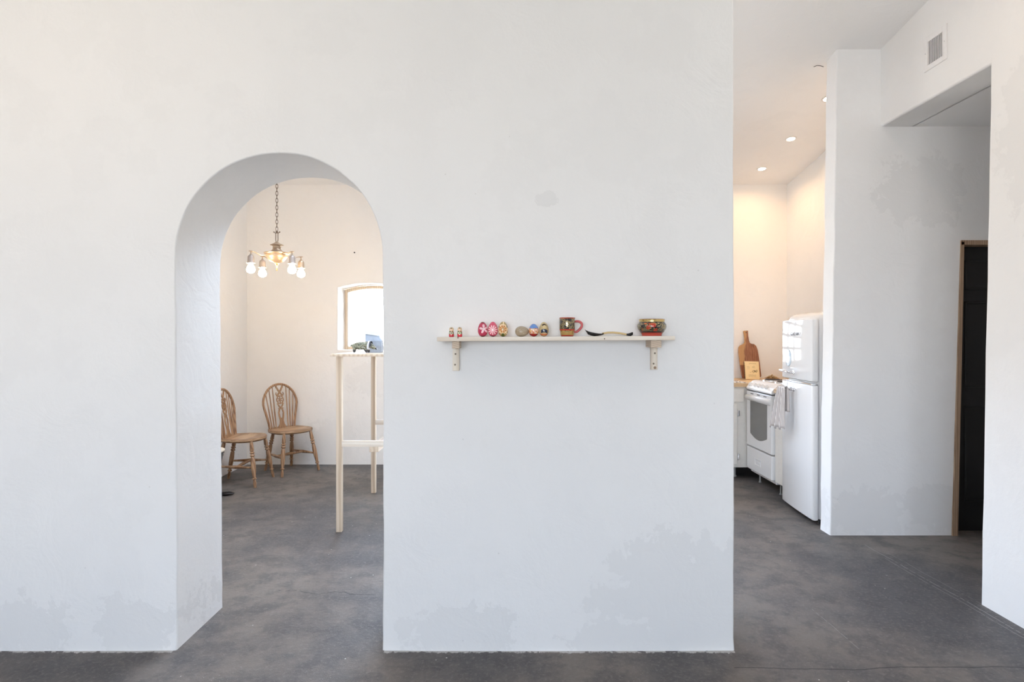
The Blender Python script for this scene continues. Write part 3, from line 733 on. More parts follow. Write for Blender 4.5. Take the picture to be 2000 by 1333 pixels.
# ================================================================== wheel-back chairs
M_chair = wood('waxed_elm', (.23, .115, .055), (.46, .28, .155), ax=2, scale=16, rough=.42, coat=.15)
M_seat = wood('waxed_elm_seat', (.25, .14, .07), (.48, .31, .18), ax=0, scale=12, rough=.4, coat=.15)
def windsor(label, loc, rz):
    T = thing('wheelback_chair', label, 'chair', loc, rz, None)
    # seat: D shape with a soft dish
    rings = []; N_ = 48
    def outline(sc, z, dish=0):
        pts = []
        for k in range(N_):
            t = 2*PI*k/N_; c_, s_ = math.cos(t), math.sin(t)
            ex = .72
            x = math.copysign(abs(c_)**ex, c_)*.212; y = math.copysign(abs(s_)**ex, s_)*.205
            if y > 0: x *= 1-.16*(y/.205)
            if y < -.15: y -= .012*(abs(x)/.2)*-1*.6+.008*math.cos(x/.2*PI)
            pts.append((x*sc, y*sc, z))
        return pts
    m = MB(); m.loft([outline(.95, .413), outline(.985, .418), outline(1, .430), outline(1, .440), outline(.985, .446), outline(.90, .446), outline(.75, .441), outline(.4, .437), outline(.1, .436)])
    m.build('seat', M_seat, T, angle=50)
    # legs
    def leg(top, foot):
        a = Vector(top); b = Vector(foot); L = (b-a).length
        prof = [(.0130, 0), (.0165, .10), (.0195, .20), (.0135, .235), (.0220, .25), (.0220, .265), (.0120, .278), (.0200, .30), (.0215, .325), (.0120, .345), (.0180, .37), (.0220, .50), (.0200, .64), (.0135, .79), (.0200, .80), (.0200, .818), (.0110, .828), (.0145, .90), (.0120, 1.0)]
        m = MB(); m.lathe([(r, h*L) for r, h in prof], a, n=16, axis=(b-a)); m.build('leg', M_chair, T, angle=50)
        return a, b
    fl = leg((-.150, -.145, .425), (-.212, -.210, 0)); fr = leg((.150, -.145, .425), (.212, -.210, 0))
    rl = leg((-.105, .125, .425), (-.152, .212, 0)); rr_ = leg((.105, .125, .425), (.152, .212, 0))
    mid = {}
    for nm, (A, B) in (('l', (fl, rl)), ('r', (fr, rr_))):
        p = A[0].lerp(A[1], .575); q = B[0].lerp(B[1], .575); pts = [p.lerp(q, t) for t in (0, .2, .4, .5, .6, .8, 1)]
        m = MB(); m.tube(pts, [.0085, .0105, .0145, .0165, .0145, .0105, .0085], n=12); m.build('stretcher', M_chair, T); mid[nm] = p.lerp(q, .5)
    pts = [mid['l'].lerp(mid['r'], t) for t in (0, .2, .4, .5, .6, .8, 1)]
    m = MB(); m.tube(pts, [.0085, .0105, .0145, .0165, .0145, .0105, .0085], n=12); m.build('stretcher', M_chair, T)
    # back hoop
    yb = lambda z: .135+(z-.44)*.16
    def hoop_pt(t):     # t 0..1 from left foot of hoop round to the right
        a = PI*(1-t)
        c_ = math.cos(a); s_ = math.sin(a)
        return c_, s_
    pts = []
    base = [(-.140, .438), (-.150, .50), (-.167, .58), (-.185, .65)]
    for x, z in base: pts.append((x, yb(z), z))
    for i in range(19):
        a = PI-PI*i/18; z = .695+.205*math.sin(a); x = .193*math.cos(a)
        pts.append((x, yb(z), z))
    for x, z in reversed(base): pts.append((-x, yb(z), z))
    m = MB(); m.tube(pts, .0125, n=10, up=(0, 1, 0)); m.build('back_hoop', M_chair, T)
    def top_z(x): return .695+.205*math.sqrt(max(0, 1-(x/.193)**2))
    for x0_, x1_ in ((-.115, -.158), (-.092, -.118), (-.068, -.078), (.068, .078), (.092, .118), (.115, .158)):
        zt_ = top_z(x1_)-.004
        p0 = Vector((x0_, yb(.44), .438)); p1 = Vector((x1_, yb(zt_), zt_))
        m = MB(); m.tube([p0.lerp(p1, t) for t in (0, .3, .6, 1)], [.0062, .0072, .0062, .0048], n=8); m.build('spindle', M_chair, T)
    # pierced wheel splat
    m = MB(); h = .0045
    def S_(pts_, wd): m.ribbon(pts_, wd, -h, h)
    zc_ = .735
    for sg in (-1, 1):
        S_([(sg*.034, .440), (sg*.018, .48), (sg*.012, .52), (sg*.022, .56), (sg*.027, .60), (sg*.016, .635), (sg*.008, .655), (sg*.022, .675), (sg*.034, .70)], [.030, .020, .018, .017, .016, .016, .016, .014, .012])
        S_([(sg*.034, .770), (sg*.020, .79), (0, .815), (-sg*.020, .845), (-sg*.034, .87), (-sg*.036, .897)], [.014, .015, .018, .016, .018, .014])
        S_([(sg*.030, .78), (sg*.044, .795), (sg*.038, .815)], [.012, .010, .004])
    S_([(0, .442), (0, .50), (0, .545)], [.05, .020, .012]); S_([(-.030, .647), (0, .640), (.030, .647)], .008)
    ring_ = [(.037*math.cos(t), zc_+.041*math.sin(t)) for t in [2*PI*i/24 for i in range(25)]]; S_(ring_, .010)
    for i in range(6):
        a = PI*i/3+PI/6; S_([(.006*math.cos(a), zc_+.006*math.sin(a)), (.036*math.cos(a), zc_+.040*math.sin(a))], [.009, .007])
    S_([(.010*math.cos(t), zc_+.010*math.sin(t)) for t in [2*PI*i/12 for i in range(13)]], .010)
    for v in m.bm.verts: v.co.y += yb(v.co.z)
    m.build('splat', M_chair, T, smooth=False)
    return T
windsor('brown wheel-back chair with whole round back in view, standing in the dining corner', (-2.335, 6.262, 0), math.radians(52))
windsor('brown wheel-back chair half hidden by the arch, turned sideways beside the left wall', (-2.605, 5.775, 0), math.radians(90))

# ================================================================== urn on its foot, cut off by the arch
T = thing('urn_planter', 'grey metal urn with a pale rim on dark flat feet, mostly hidden by the arch', 'planter', (-2.745, 5.30, 0))
M_zinc = plain('zinc_grey', (.16, .17, .18), .5, .4); M_iron = plain('dark_iron', (.02, .018, .02), .4, .5)
m = MB(); m.lathe([(.05, .20), (.095, .212), (.125, .24), (.150, .29), (.160, .345), (.168, .375), (.17, .385), (.160, .385), (.145, .35), (.11, .28), (.05, .24)], n=40); m.build('bowl', M_zinc, T, angle=50)
m = MB(); m.lathe([(.150, .384), (.174, .384), (.178, .392), (.174, .400), (.150, .400)], n=40); m.build('rim', plain('cream_rim', (.68, .62, .52), .5), T, angle=50)
m = MB(); m.lathe([(.06, .018), (.055, .03), (.03, .06), (.024, .12), (.034, .17), (.06, .205)], n=24); m.build('stem', M_iron, T)
for k in range(3):
    a = math.radians(2+120*k); pts = []
    m = MB(); ring = []
    for t in range(9):
        r = .0+.268*t/8; ring.append((r*math.cos(a), r*math.sin(a), .016))
    m.tube(ring, [.05, .045, .036, .030, .030, .034, .038, .032, .012], n=12, flat=.42, up=(0, 0, 1)); m.build('foot', M_iron, T)
# ================================================================== tall pine work table
T = thing('bar_table', 'tall narrow table of pale pine laths seen through the arch', 'table', (-1.0, 4.85, 0))
m = MB(); m.box((-1.305, 4.275, 1.270), (-.695, 5.47, 1.2875)); m.build('tabletop', M_piney, T, world=True, bevel=.0015)
for x in (-1.270, -.770):
    for y in (4.305, 5.372):
        m = MB(); m.box((x, y, 0), (x+.040, y+.040, 1.270)); m.build('leg', M_pine, T, world=True, bevel=.0015)
for y in (4.307, 5.374):
    m = MB(); m.box((-1.230, y, .616), (-.770, y+.036, .658)); m.build('rail', M_pinex, T, world=True, bevel=.0015)
m = MB(); m.box((-1.03, 4.307, .578), (-.966, 5.41, .616)); m.build('stretcher', M_piney, T, world=True, bevel=.0015)

# ceramic pig -----------------------------------------------------------
def pig():
    T = thing('pig_figurine', 'mottled green-grey pig figurine with a white collar on the tall table', 'figurine', (-1.107, 4.44, 1.2875))
    mt = Mat('pig_glaze', .3, coat=.5); n = mt.noise(70, 5, .75); v = mt.vor(95)
    col = mt.mix(n.step(.38, .62), (.045, .055, .035), (.26, .27, .19)); col = mt.mix(v.lt(.2), col, (.45, .46, .36)); col = mt.mix(mt.z.lt(.028), col, (.03, .035, .045))
    mt.col(col); mt.bump(n, .8, .006)
    V_ = [(-.062, 0, .062, .030), (-.035, 0, .060, .034), (0, 0, .056, .034), (.034, 0, .057, .033), (.052, 0, .060, .026), (.068, 0, .050, .018), (.082, 0, .042, .0125), (.092, 0, .037, .010),
          (-.068, .015, .038, .016), (-.070, .017, .018, .0095), (-.068, .017, .006, .0085), (-.062, -.015, .036, .016), (-.065, -.017, .018, .0095), (-.060, -.017, .006, .0085),
          (.034, .016, .036, .018), (.036, .018, .018, .011), (.040, .018, .006, .009), (.030, -.016, .034, .018), (.026, -.018, .018, .011), (.030, -.018, .006, .009),
          (-.090, 0, .066, .008), (-.094, .004, .050, .003)]
    Ed = [(0, 1), (1, 2), (2, 3), (3, 4), (4, 5), (5, 6), (6, 7), (0, 8), (8, 9), (9, 10), (0, 11), (11, 12), (12, 13), (3, 14), (14, 15), (15, 16), (3, 17), (17, 18), (18, 19), (0, 20), (20, 21)]
    me = bpy.data.meshes.new('body'); me.from_pydata([v_[:3] for v_ in V_], Ed, []); me.materials.append(mt.m)
    o = bpy.data.objects.new('body', me); C.objects.link(o); o.parent = T
    sk = o.modifiers.new('skin', 'SKIN'); sk.use_smooth_shade = True; sk.branch_smoothing = .4
    if not me.skin_vertices: 
        bpy.context.view_layer.update()
    sv = me.skin_vertices[0].data if me.skin_vertices else None
    if sv:
        for i, v_ in enumerate(V_): sv[i].radius = (v_[3], v_[3]); sv[i].use_root = (i == 2)
    ss = o.modifiers.new('sub', 'SUBSURF'); ss.levels = 2; ss.render_levels = 2
    M_dk = plain('pig_dark', (.03, .035, .045), .3, coat=.4); M_wh = plain('pig_white_glaze', (.62, .68, .78), .25, coat=.5)
    for s_ in (-1, 1):
        m = MB(); m.loft([[(.048+.012*k_*0+dx, s_*(.016+.007*w_)+dy, z+dz) for dx, dy, dz in ((-.008*w2_, 0, .004*w2_), (.008*w2_, 0, .004*w2_), (.008*w2_, s_*.003, -.002), (-.008*w2_, s_*.003, -.002))] for k_, w_, z, w2_ in ((0, 0, .088, .5), (0, 1, .078, 1), (0, 1.6, .062, .9), (0, 1.9, .050, .25))])
        m.xf(Matrix.Translation((.008, 0, 0))); m.build('ear', M_dk, T)
    rings = []
    for x, r in ((.034, .0325), (.037, .0365), (.046, .0345), (.049, .029)):
        rings.append([(x+.004*math.sin(2*PI*k/24), math.cos(2*PI*k/24)*r, .058+math.sin(2*PI*k/24)*r*1.02) for k in range(24)])
    m = MB(); m.loft(rings); m.build('collar', M_wh, T)
    m = MB(); m.ball((.0965, 0, .036), .0095, (.5, 1, 1), 12); m.build('snout', M_dk, T)
    for s_ in (-1, 1):
        m = MB(); m.ball((.075, s_*.0155, .052), .0028, seg=8); m.build('eye', M_wh, T)
    return T
pig()
# folded paper bag behind it
T = thing('paper_bag', 'small blue-grey paper bag with a folded top behind the pig', 'bag', (-1.066, 4.62, 1.2875))
M_bag = Mat('blue_grey_paper', .8); _n = M_bag.noise(16, 4); M_bag.col(M_bag.mix(_n, (.25, .30, .38), (.36, .41, .49))); M_bag.bump(M_bag.noise(9, 3, dist=1), .5, .02); M_bag = M_bag.m
m = MB(); rings = []
for z, x0_, x1_, d in ((0, -.058, .058, .034), (.012, -.060, .061, .035), (.055, -.060, .063, .034), (.092, -.064, .060, .028), (.125, -.068, .048, .017), (.150, -.071, .037, .006), (.158, -.072, .036, .003)):
    ring = []
    for k in range(20):
        u = k/20*4; s_ = int(u); f_ = u-s_
        x, y = ((x0_+(x1_-x0_)*f_, -d), (x1_, -d+2*d*f_), (x1_-(x1_-x0_)*f_, d), (x0_, d-2*d*f_))[s_]
        zz = z-(.016*(x-x0_)/(x1_-x0_) if z > .1 else 0); jit = .0016*noise.noise(Vector((x*40, y*40, z*30)))
        ring.append((x+jit, y+jit, zz))
    rings.append(ring)
m.loft(rings); m.build('bag_body', M_bag, T, smooth=False)
m = MB(); rings = []
for z, dy_ in ((.170, -.004), (.150, -.010), (.142, -.012)):
    rings.append([(-.074, dy_, z+.004), (-.02, dy_-.001, z-.004), (.036, dy_, z-.014), (.036, dy_+.003, z-.014), (-.02, dy_+.002, z-.004), (-.074, dy_+.003, z+.004)])
m.loft(rings); m.build('folded_flap', plain('pale_paper', (.60, .66, .74), .8), T, smooth=False)
# small nail in the dining wall
m = MB(); m.lathe([(.004, 0), (.004, .012), (.008, .013), (.008, .016), (0, .017)], ((693-1000)/1165*YB, YB, 1.42+(656-494)/1165*YB), n=10, axis=(0, -1, 0))
tag(m.build('nail', M_iron), 'small dark nail alone in the cream dining wall above the window', 'nail')
# stub of wire at the kitchen ceiling
m = MB(); zc = CE(4.4)
m.tube([(2.235, 4.42, CE(4.42)-.012), (2.255, 4.41, CE(4.41)-.008), (2.275, 4.40, CE(4.4)-.016), (2.290, 4.385, CE(4.4)-.030)], .0022, n=6)
tag(m.build('wire_stub', M_iron), 'short bent end of dark wire at the ceiling beside the pier', 'wire')

# ================================================================== kitchen
M_enamel = Mat('white_enamel', .06, spec=.20); M_enamel.col((.77, .765, .765)); M_enamel = M_enamel.m
M_chrome = plain('chrome', (.80, .80, .82), .12, 1)
M_cab = plain('cream_cabinet', (.80, .77, .72), .45)
M_dark = plain('dark_gap', (.03, .03, .035), .6)
# fridge (local: front faces -y)
FR = math.radians(-93.4)
T = thing('refrigerator', 'tall white retro refrigerator with rounded top beside the pier', 'refrigerator', (2.2625, 4.745, 0), FR)
hw = .2955
def rr(z, i=0, y0=.048, y1=.62, r=.03): return rrect(0, (y0+y1)/2, hw-i, (y1-y0)/2-i, max(.008, r-i*.2), z)
m = MB(); m.loft([rr(.045), rr(.06), rr(1.545), rr(1.556, .002), rr(1.572, .010), rr(1.587, .026), rr(1.600, .055), rr(1.608, .10), rr(1.611, .17)])
m.build('cabinet', M_enamel, T, angle=50)
def fdoor(name, z0, z1):
    m = MB(); rg = lambda z, i: rrect(0, .022, hw-i, .022-i, .016, z, bulge=.008)
    m.loft([rg(z0, .007), rg(z0+.004, .002), rg(z0+.010, 0), rg(z1-.010, 0), rg(z1-.004, .002), rg(z1, .007)])
    return m.build(name, M_enamel, T, angle=50)
up = fdoor('freezer_door', 1.072, 1.548); lo = fdoor('fridge_door', .035, 1.048)
def fz(x): return -.008*(1-(x/hw)**2)
def handle(parent, z):
    m = MB()
    x_m, x_t = -.035, -.215
    m.tube([(x_m, fz(x_m)+.006, z), (x_m-.004, fz(x_m)-.022, z), (x_m-.02, fz(x_m)-.034, z+.002), (-.09, fz(-.09)-.040, z+.006), (-.15, fz(-.15)-.042, z+.010), (-.20, fz(-.2)-.044, z+.012), (x_t-.01, fz(x_t)-.046, z+.012)],
           [.012, .011, .010, .012, .014, .013, .004], n=14, flat=.8)
    m.lathe([(.018, 0), (.016, .006), (.010, .008)], (x_m, fz(x_m)+.002, z), n=18, axis=(0, -1, 0))
    m.build('door_handle', M_chrome, parent)
handle(up, 1.125); handle(lo, .988)
m = MB(); rg = lambda z: rrect(0, .020, hw-.002, .020, .016, z, bulge=.008); m.loft([rg(1.0505), rg(1.057)]); m.build('trim_strip', M_chrome, T, angle=50)
# raised name
cu = bpy.data.curves.new('lettering', 'FONT'); cu.body = 'GALANZ'; cu.size = .036; cu.space_character = 1.45; cu.extrude = .0015; cu.align_x = 'CENTER'; cu.align_y = 'CENTER'
tmp = bpy.data.objects.new('tmp', cu); C.objects.link(tmp); bpy.context.view_layer.update()
me = bpy.data.meshes.new_from_object(tmp.evaluated_get(bpy.context.evaluated_depsgraph_get())); bpy.data.objects.remove(tmp)
for v in me.vertices:
    x, y, z = v.co; xx = x-.0; v.co = (xx, fz(xx)-.0015-z, y)
me.materials.clear(); me.materials.append(plain('grey_letter', (.22, .22, .25), .5)); o = bpy.data.objects.new('lettering', me); C.objects.link(o); o.parent = up; o.location = (0.002, 0, 1.432)
for x in (-.24, .24):
    for y in (.08, .56): m = MB(); m.lathe([(.018, 0), (.018, .02), (.012, .05)], (x, y, 0), n=14); m.build('foot', M_dark, T)
m = MB(); xo = -.145
rings = []
for r_, d in ((.0, .0065), (.030, .006), (.056, .0045), (.062, .0025), (.063, 0)):
    rings.append([(xo+r_*math.cos(2*PI*k/36), fz(xo+r_*math.cos(2*PI*k/36))-d, 1.238+r_*1.12*math.sin(2*PI*k/36)) for k in range(36)])
rings[0] = [(xo+.001*math.cos(2*PI*k/36), fz(xo)-.0065, 1.238+.001*math.sin(2*PI*k/36)) for k in range(36)]
m.loft(rings); mg = Mat('pale_blue_magnet', .2, coat=.4); n = mg.noise(28, 3, dist=1.5); mg.col(mg.mix(n.step(.4, .6), (.52, .66, .78), (.74, .84, .92)))
o = m.build('fridge_magnet', mg.m, None, angle=60); o.rotation_euler = (0, 0, FR); o.location = (2.2625, 4.745, 0)
tag(o, 'round pale blue magnet on the upper refrigerator door', 'magnet')

# towel over the lower handle (world coordinates)
M_towel = Mat('towel_cloth', .9, spec=.1); _t = M_towel.wave(42, M_towel.mapped((1, 1, .05)), 1.2, 2, 2); M_towel.col(M_towel.mix(_t.step(.35, .75), (.50, .45, .44), (.74, .70, .67))); M_towel.bump(M_towel.noise(120, 3), .4, .003); M_towel = M_towel.m
m = MB(); NU, NV = 30, 22
def sheet(fn, th=.0025):
    g0 = [[m.bm.verts.new(fn(u/NU, v/NV, 0)) for u in range(NU+1)] for v in range(NV+1)]
    for v in range(NV):
        for u in range(NU): m.bm.faces.new((g0[v][u], g0[v][u+1], g0[v+1][u+1], g0[v+1][u]))
HZc = 1.0
def tow(u, v, k):
    # v 0..0.3 short back fall, 0.3..0.36 over the bar, 0.36..1 long front fall
    if v < .32:
        t = (.32-v)/.32; z = HZc-.19*t; X = 2.212+.004*math.sin(u*14+1); Y = 4.80+(u-.5)*(.055+.035*t); 
        X -= .006*math.sin(u*9)*t
    elif v < .42:
        t = (v-.32)/.10; a = PI*t; X = 2.199+.014*math.cos(a); z = HZc+.016*math.sin(a); Y = 4.80+.045*t+(u-.5)*(.055+.06*t)
    else:
        t = (v-.42)/.58; z = HZc-.335*t-.02*t*(1-u)*-1*.3; Y = 4.845+.015*t+(u-.5)*(.115+.075*t)
        X = 2.185-.022*t+(.005+.011*t)*math.sin(u*17+2*t)-.018*t*u
        z += .010*math.sin(u*17)*t
    return (X, Y, z)
sheet(tow)
T2 = thing('dish_towel', 'pale striped dish towel hanging over the lower refrigerator handle', 'towel', (2.19, 4.84, .66))
o = m.build('cloth', M_towel, T2, world=True, angle=180); sol = o.modifiers.new('solid', 'SOLIDIFY'); sol.thickness = .003

# stove -----------------------------------------------------------------
SX, SA, SB = 2.29, 5.265, 5.83
T = thing('stove', 'white freestanding electric stove with oven window and coil burners', 'stove', (2.6, 5.55, 0))
m = MB(); m.box((SX+.045, SA, .10), (2.93, SB, .90)); m.build('body', M_enamel, T, world=True, bevel=.004)
m = MB(); prof = [(SX+.045, .90), (SX+.002, .896), (SX-.002, .905), (SX+.002, .925), (SX+.045, .968), (SX+.060, .982), (SX+.078, .988), (SX+.13, .988), (SX+.13, .90)]
m.loft([[(x, y, z) for x, z in prof] for y in (SA, SB)]); cp = m.build('control_panel', M_enamel, T, world=True, bevel=.004)
m = MB(); m.box((SX+.075, SA-.003, .960), (2.93, SB+.003, .990)); m.build('cooktop', M_enamel, T, world=True, bevel=.006)
m = MB(); m.box((2.89, SA, .985), (2.93, SB, 1.02)); m.build('back_lip', M_enamel, T, world=True, bevel=.006)
M_coil = plain('burner_coil', (.06, .05, .05), .5, .5)
for bx, by, br in ((2.49, 5.69, .078), (2.47, 5.42, .062), (2.74, 5.69, .062), (2.74, 5.42, .078)):
    m = MB(); m.lathe([(br+.016, .9895), (br+.014, .997), (br+.004, .996), (.02, .991), (0, .991)], (bx, by, 0), n=36); bn = m.build('burner_bowl', M_chrome, T, world=True, angle=50)
    m = MB(); pts = []
    for i in range(90):
        t = i/89; a = t*2*PI*4; r_ = .014+(br-.014)*t; pts.append((bx+r_*math.cos(a), by+r_*math.sin(a), 1.001))
    m.tube(pts, .0042, n=6); o = m.build('coil', M_coil, bn); o.location = -T.location
nrm = Vector((-.76, 0, .65)).normalized()
for ky in (5.775, 5.655, 5.575, 5.495, 5.405):
    c = Vector((SX+.023, ky, .9455)); m = MB(); m.lathe([(.021, 0), (.020, .006), (.015, .010), (.014, .016), (0, .017)], c, n=20, axis=nrm)
    ax = Vector((0, 1, 0)); up_ = nrm.cross(ax).normalized()
    p0 = c+nrm*.015-up_*.017; p1 = c+nrm*.015+up_*.017
    m.tube([p0, p1], .005, n=8, flat=1.6, up=nrm); m.build('knob', M_enamel, T, world=True, angle=50)
m = MB(); m.box((SX+.004, SA+.01, .8915), (SX+.05, SB-.01, .8955)); m.build('gap_strip', M_dark, T, world=True, smooth=False)
# oven door
m = MB(); m.box((SX, SA+.006, .362), (SX+.044, SB-.006, .888)); od = m.build('oven_door', M_enamel, T, world=True, bevel=.008, bevseg=3)
m = MB(); ring = []
pl_ = [(5.725, .815), (5.36, .815), (5.355, .81), (5.355, .50), (5.36, .485)] + [(5.36+.365*i/10, .485-.040*math.sin(PI*i/10)) for i in range(1, 10)] + [(5.725, .485), (5.73, .50), (5.73, .81)]
m.loft([[(SX-.0015, y, z) for y, z in pl_], [(SX+.002, y, z) for y, z in pl_]]); gl = Mat('oven_glass', .08, spec=.6); gl.col(gl.mix(gl.noise(6, 2), (.13, .13, .125), (.17, .17, .165))); o = m.build('oven_window', gl.m, od, smooth=False); o.location = -T.location
m = MB(); sec = [(0, .795), (-.012, .800), (-.024, .815), (-.028, .832), (-.022, .846), (-.008, .852), (0, .853)]
m.loft([[(SX+x*k, y, .825+(z-.825)*k2) for x, z in sec] for y, k, k2 in ((SA+.015, .4, .7), (SA+.03, 1, 1), (SB-.03, 1, 1), (SB-.015, .4, .7))]); o = m.build('oven_handle', M_enamel, od, angle=60); o.location = -T.location
for y in (5.40, 5.545, 5.69):
    m = MB(); m.box((SX-.001, y-.032, .8625), (SX+.004, y+.032, .8695)); o = m.build('vent_slot', M_dark, od, smooth=False); o.location = -T.location
m = MB(); m.box((SX+.002, SA+.006, .135), (SX+.044, SB-.006, .350)); dr = m.build('drawer', M_enamel, T, world=True, bevel=.008, bevseg=3)
m = MB(); m.box((SX-.003, 5.50, .262), (SX+.006, 5.62, .268)); m.box((SX-.003, 5.50, .205), (SX+.006, 5.62, .211)); m.box((SX-.003, 5.496, .205), (SX+.006, 5.502, .268)); m.box((SX-.003, 5.618, .205), (SX+.006, 5.624, .268)); m.box((SX-.001, 5.50, .232), (SX+.006, 5.62, .238)); o = m.build('drawer_grip', M_enamel, dr, smooth=False, bevel=.001); o.location = -T.location
for y in (SA+.06, SB-.06):
    for x in (2.40, 2.86):
        m = MB(); m.lathe([(.013, 0), (.013, .008), (.008, .012), (.008, .101)], (x, y, 0), n=12); m.build('leg', plain('grey_leg', (.45, .45, .44), .4, .5), T, world=True)

# narrow cabinet between stove and refrigerator
M_oak = wood('oak_worktop', (.56, .38, .21), (.74, .56, .36), ax=0, scale=7, rough=.4)
M_leg = plain('white_plastic_leg', (.55, .54, .52), .5)
def cab_legs(T, pts):
    for x, y in pts:
        m = MB(); m.lathe([(.020, 0), (.020, .01), (.012, .016), (.012, .121)], (x, y, 0), n=14); m.build('leg', M_leg, T, world=True)
T = thing('filler_cabinet', 'very narrow cream cabinet on legs between stove and refrigerator', 'cabinet', (2.65, 5.2, 0))
m = MB(); m.box((2.335, 5.075, .12), (2.93, 5.26, .915)); m.build('body', M_cab, T, world=True, bevel=.003)
m = MB(); m.box((2.318, 5.08, .13), (2.335, 5.255, .905)); m.build('cabinet_door', M_cab, T, world=True, bevel=.003)
cab_legs(T, ((2.39, 5.17), (2.88, 5.17)))
m = MB(); m.box((2.305, 5.072, .915), (2.95, 5.261, .953)); tag(m.build('worktop_end', M_oak, bevel=.004), 'short end of wooden worktop between stove and refrigerator', 'worktop')
# base cabinets along the back wall
T = thing('base_cabinet', 'cream base cabinet on legs with chrome hinges under the wooden worktop', 'cabinet', (2.3, 6.2, 0))
m = MB(); m.box((1.75, 5.88, .12), (2.93, YB-.02, .915)); m.build('body', M_cab, T, world=True, bevel=.003)
m = MB(); m.box((1.80, 5.862, .15), (2.216, 5.88, .745)); cd = m.build('cabinet_door', M_cab, T, world=True, bevel=.006, bevseg=3)
m = MB(); m.box((1.80, 5.862, .765), (2.28, 5.88, .900)); dw = m.build('cabinet_drawer', M_cab, T, world=True, bevel=.005)
for z in (.655, .225):
    m = MB(); m.lathe([(.0055, -.03), (.0055, .03), (.002, .035)], (2.224, 5.866, z), n=10); m.box((2.224, 5.868, z-.026), (2.240, 5.881, z+.026)); m.build('hinge', M_chrome, T, world=True)
cab_legs(T, ((2.245, 6.02), (1.82, 6.02), (2.88, 5.98), (2.80, 6.5)))
T = thing('base_cabinet', 'cream base cabinet further left under the kitchen window', 'cabinet', (1.4, 6.2, 0))
m = MB(); m.box((1.20, 5.88, .12), (1.745, YB-.02, .915)); m.build('body', M_cab, T, world=True, bevel=.003)
m = MB(); m.box((1.23, 5.862, .15), (1.72, 5.88, .900)); m.build('cabinet_door', M_cab, T, world=True, bevel=.006)
cab_legs(T, ((1.26, 5.96), (1.69, 5.96), (1.26, 6.48), (1.69, 6.48)))
CZ = .953
m = MB(); m.box((1.17, 5.848, .915), (3.02, YB-.004, CZ)); tag(m.build('worktop', M_oak, bevel=.004), 'pale wooden worktop along the kitchen back wall', 'worktop')

# cutting board ---------------------------------------------------------
bm_ = Mat('acacia_board', .5, coat=.1); v = bm_.mapped((1, 1, .1)); n = bm_.noise(60, 4, vec=v); wv = bm_.wave(16, v, 4, 2, 1.5)
col = bm_.mix((n*.75+wv*.25).step(.3, .7), (.22, .080, .036), (.36, .150, .072)); sap = (bm_.x*-1 - .055 + (bm_.noise(9, 3)-.5)*.06 + (bm_.z-.33)*.15).step(-.01, .01)*bm_.z.gt(.14)
col = bm_.mix(sap*.8, col, (.52, .29, .12)); col = bm_.mix(bm_.noise(14, 3, vec=v).gt(.64)*.5, col, (.10, .05, .03)); bm_.col(col)
pts = [(-.098, .004), (.098, .004), (.104, .02), (.106, .18), (.102, .30), (.092, .345), (.072, .366), (.040, .374), (.027, .386), (.022, .41), (.021, .46), (.025, .515), (.024, .520), (-.024, .520), (-.026, .515), (-.023, .46), (-.026, .405), (-.034, .385), (-.05, .374), (-.080, .364), (-.100, .345), (-.108, .30), (-.109, .18), (-.104, .02)]
m = MB(); m.prism(pts, -.009, .009)
m.xf(Matrix.Rotation(math.radians(-4), 4, 'Y')); m.xf(Matrix.Rotation(math.radians(-9), 4, 'X'))
T = thing('cutting_board', 'dark wooden cutting board with a long handle leaning on the kitchen wall', 'cutting board', (2.595, 6.455, CZ+.0075))
m.build('board', bm_.m, T, bevel=.004, smooth=True)
m = MB(); m.lathe([(.0055, -.0010), (.0055, .002), (0, .002)], (0, 0, 0), n=12, axis=(0, -1, 0)); M_ = Matrix.Rotation(math.radians(-9), 4, 'X') @ Matrix.Rotation(math.radians(-4), 4, 'Y') @ Matrix.Translation((0, -.009, .500)); m.xf(M_); m.build('hanging_hole', M_dark, T)
# sketch book -----------------------------------------------------------
T = thing('sketchbook', 'cream spiral sketchbook with a drawing, leaning on the cutting board', 'notebook', (2.555, 6.335, CZ+.001))
R_ = Matrix.Rotation(math.radians(-14), 4, 'X') @ Matrix.Rotation(math.radians(1.5), 4, 'Y')
m = MB(); m.box((-.076, -.003, .002), (.078, .004, .196)); m.xf(R_); m.build('pages', plain('cream_paper', (.86, .66, .36), .8, var=.02), T, smooth=False)
m = MB()
for i in range(17):
    z = .012+i*.0108; m.tube([(-.078+.0068*math.cos(t), .0005+.0068*math.sin(t)*1.0, z) for t in [2*PI*k/10 for k in range(10)]], .0016, n=5, closed=True)
m.xf(R_); m.build('spiral_binding', plain('dark_wire', (.05, .04, .035), .4, .5), T)
m = MB(); rng = random.Random(3)
def stroke(p, r=.0009): m.tube([(x, -.0036, z) for x, z in p], r, n=4)
for i in range(5):
    x = -.028+i*.016; stroke([(x, .168), (x+.004, .176+.002*(i % 2)), (x+.008, .167), (x+.012, .173)])
for z in (.137, .128, .113): stroke([(-.052+.004*k, z+.0012*math.sin(k*1.9)) for k in range(8)], .0007)
stroke([(.020, .122), (.016, .138), (.022, .150), (.028, .136), (.032, .120)]); stroke([(.005, .125), (.010, .135), (.007, .140)])
pg = [(.002, .078), (.006, .092), (.018, .098), (.034, .096), (.046, .090), (.050, .104), (.056, .098), (.052, .082), (.044, .078), (.030, .084), (.018, .078), (.010, .070)]
stroke(pg, .0022); stroke([(.018, .090), (.030, .091), (.040, .086)], .003); stroke([(-.022, .078), (-.014, .076)], .0014)
for z in (.052, .044, .034): stroke([(-.040+.006*k, z+.0015*math.sin(k*1.3+z*90)-.0004*k) for k in range(14)], .0007)
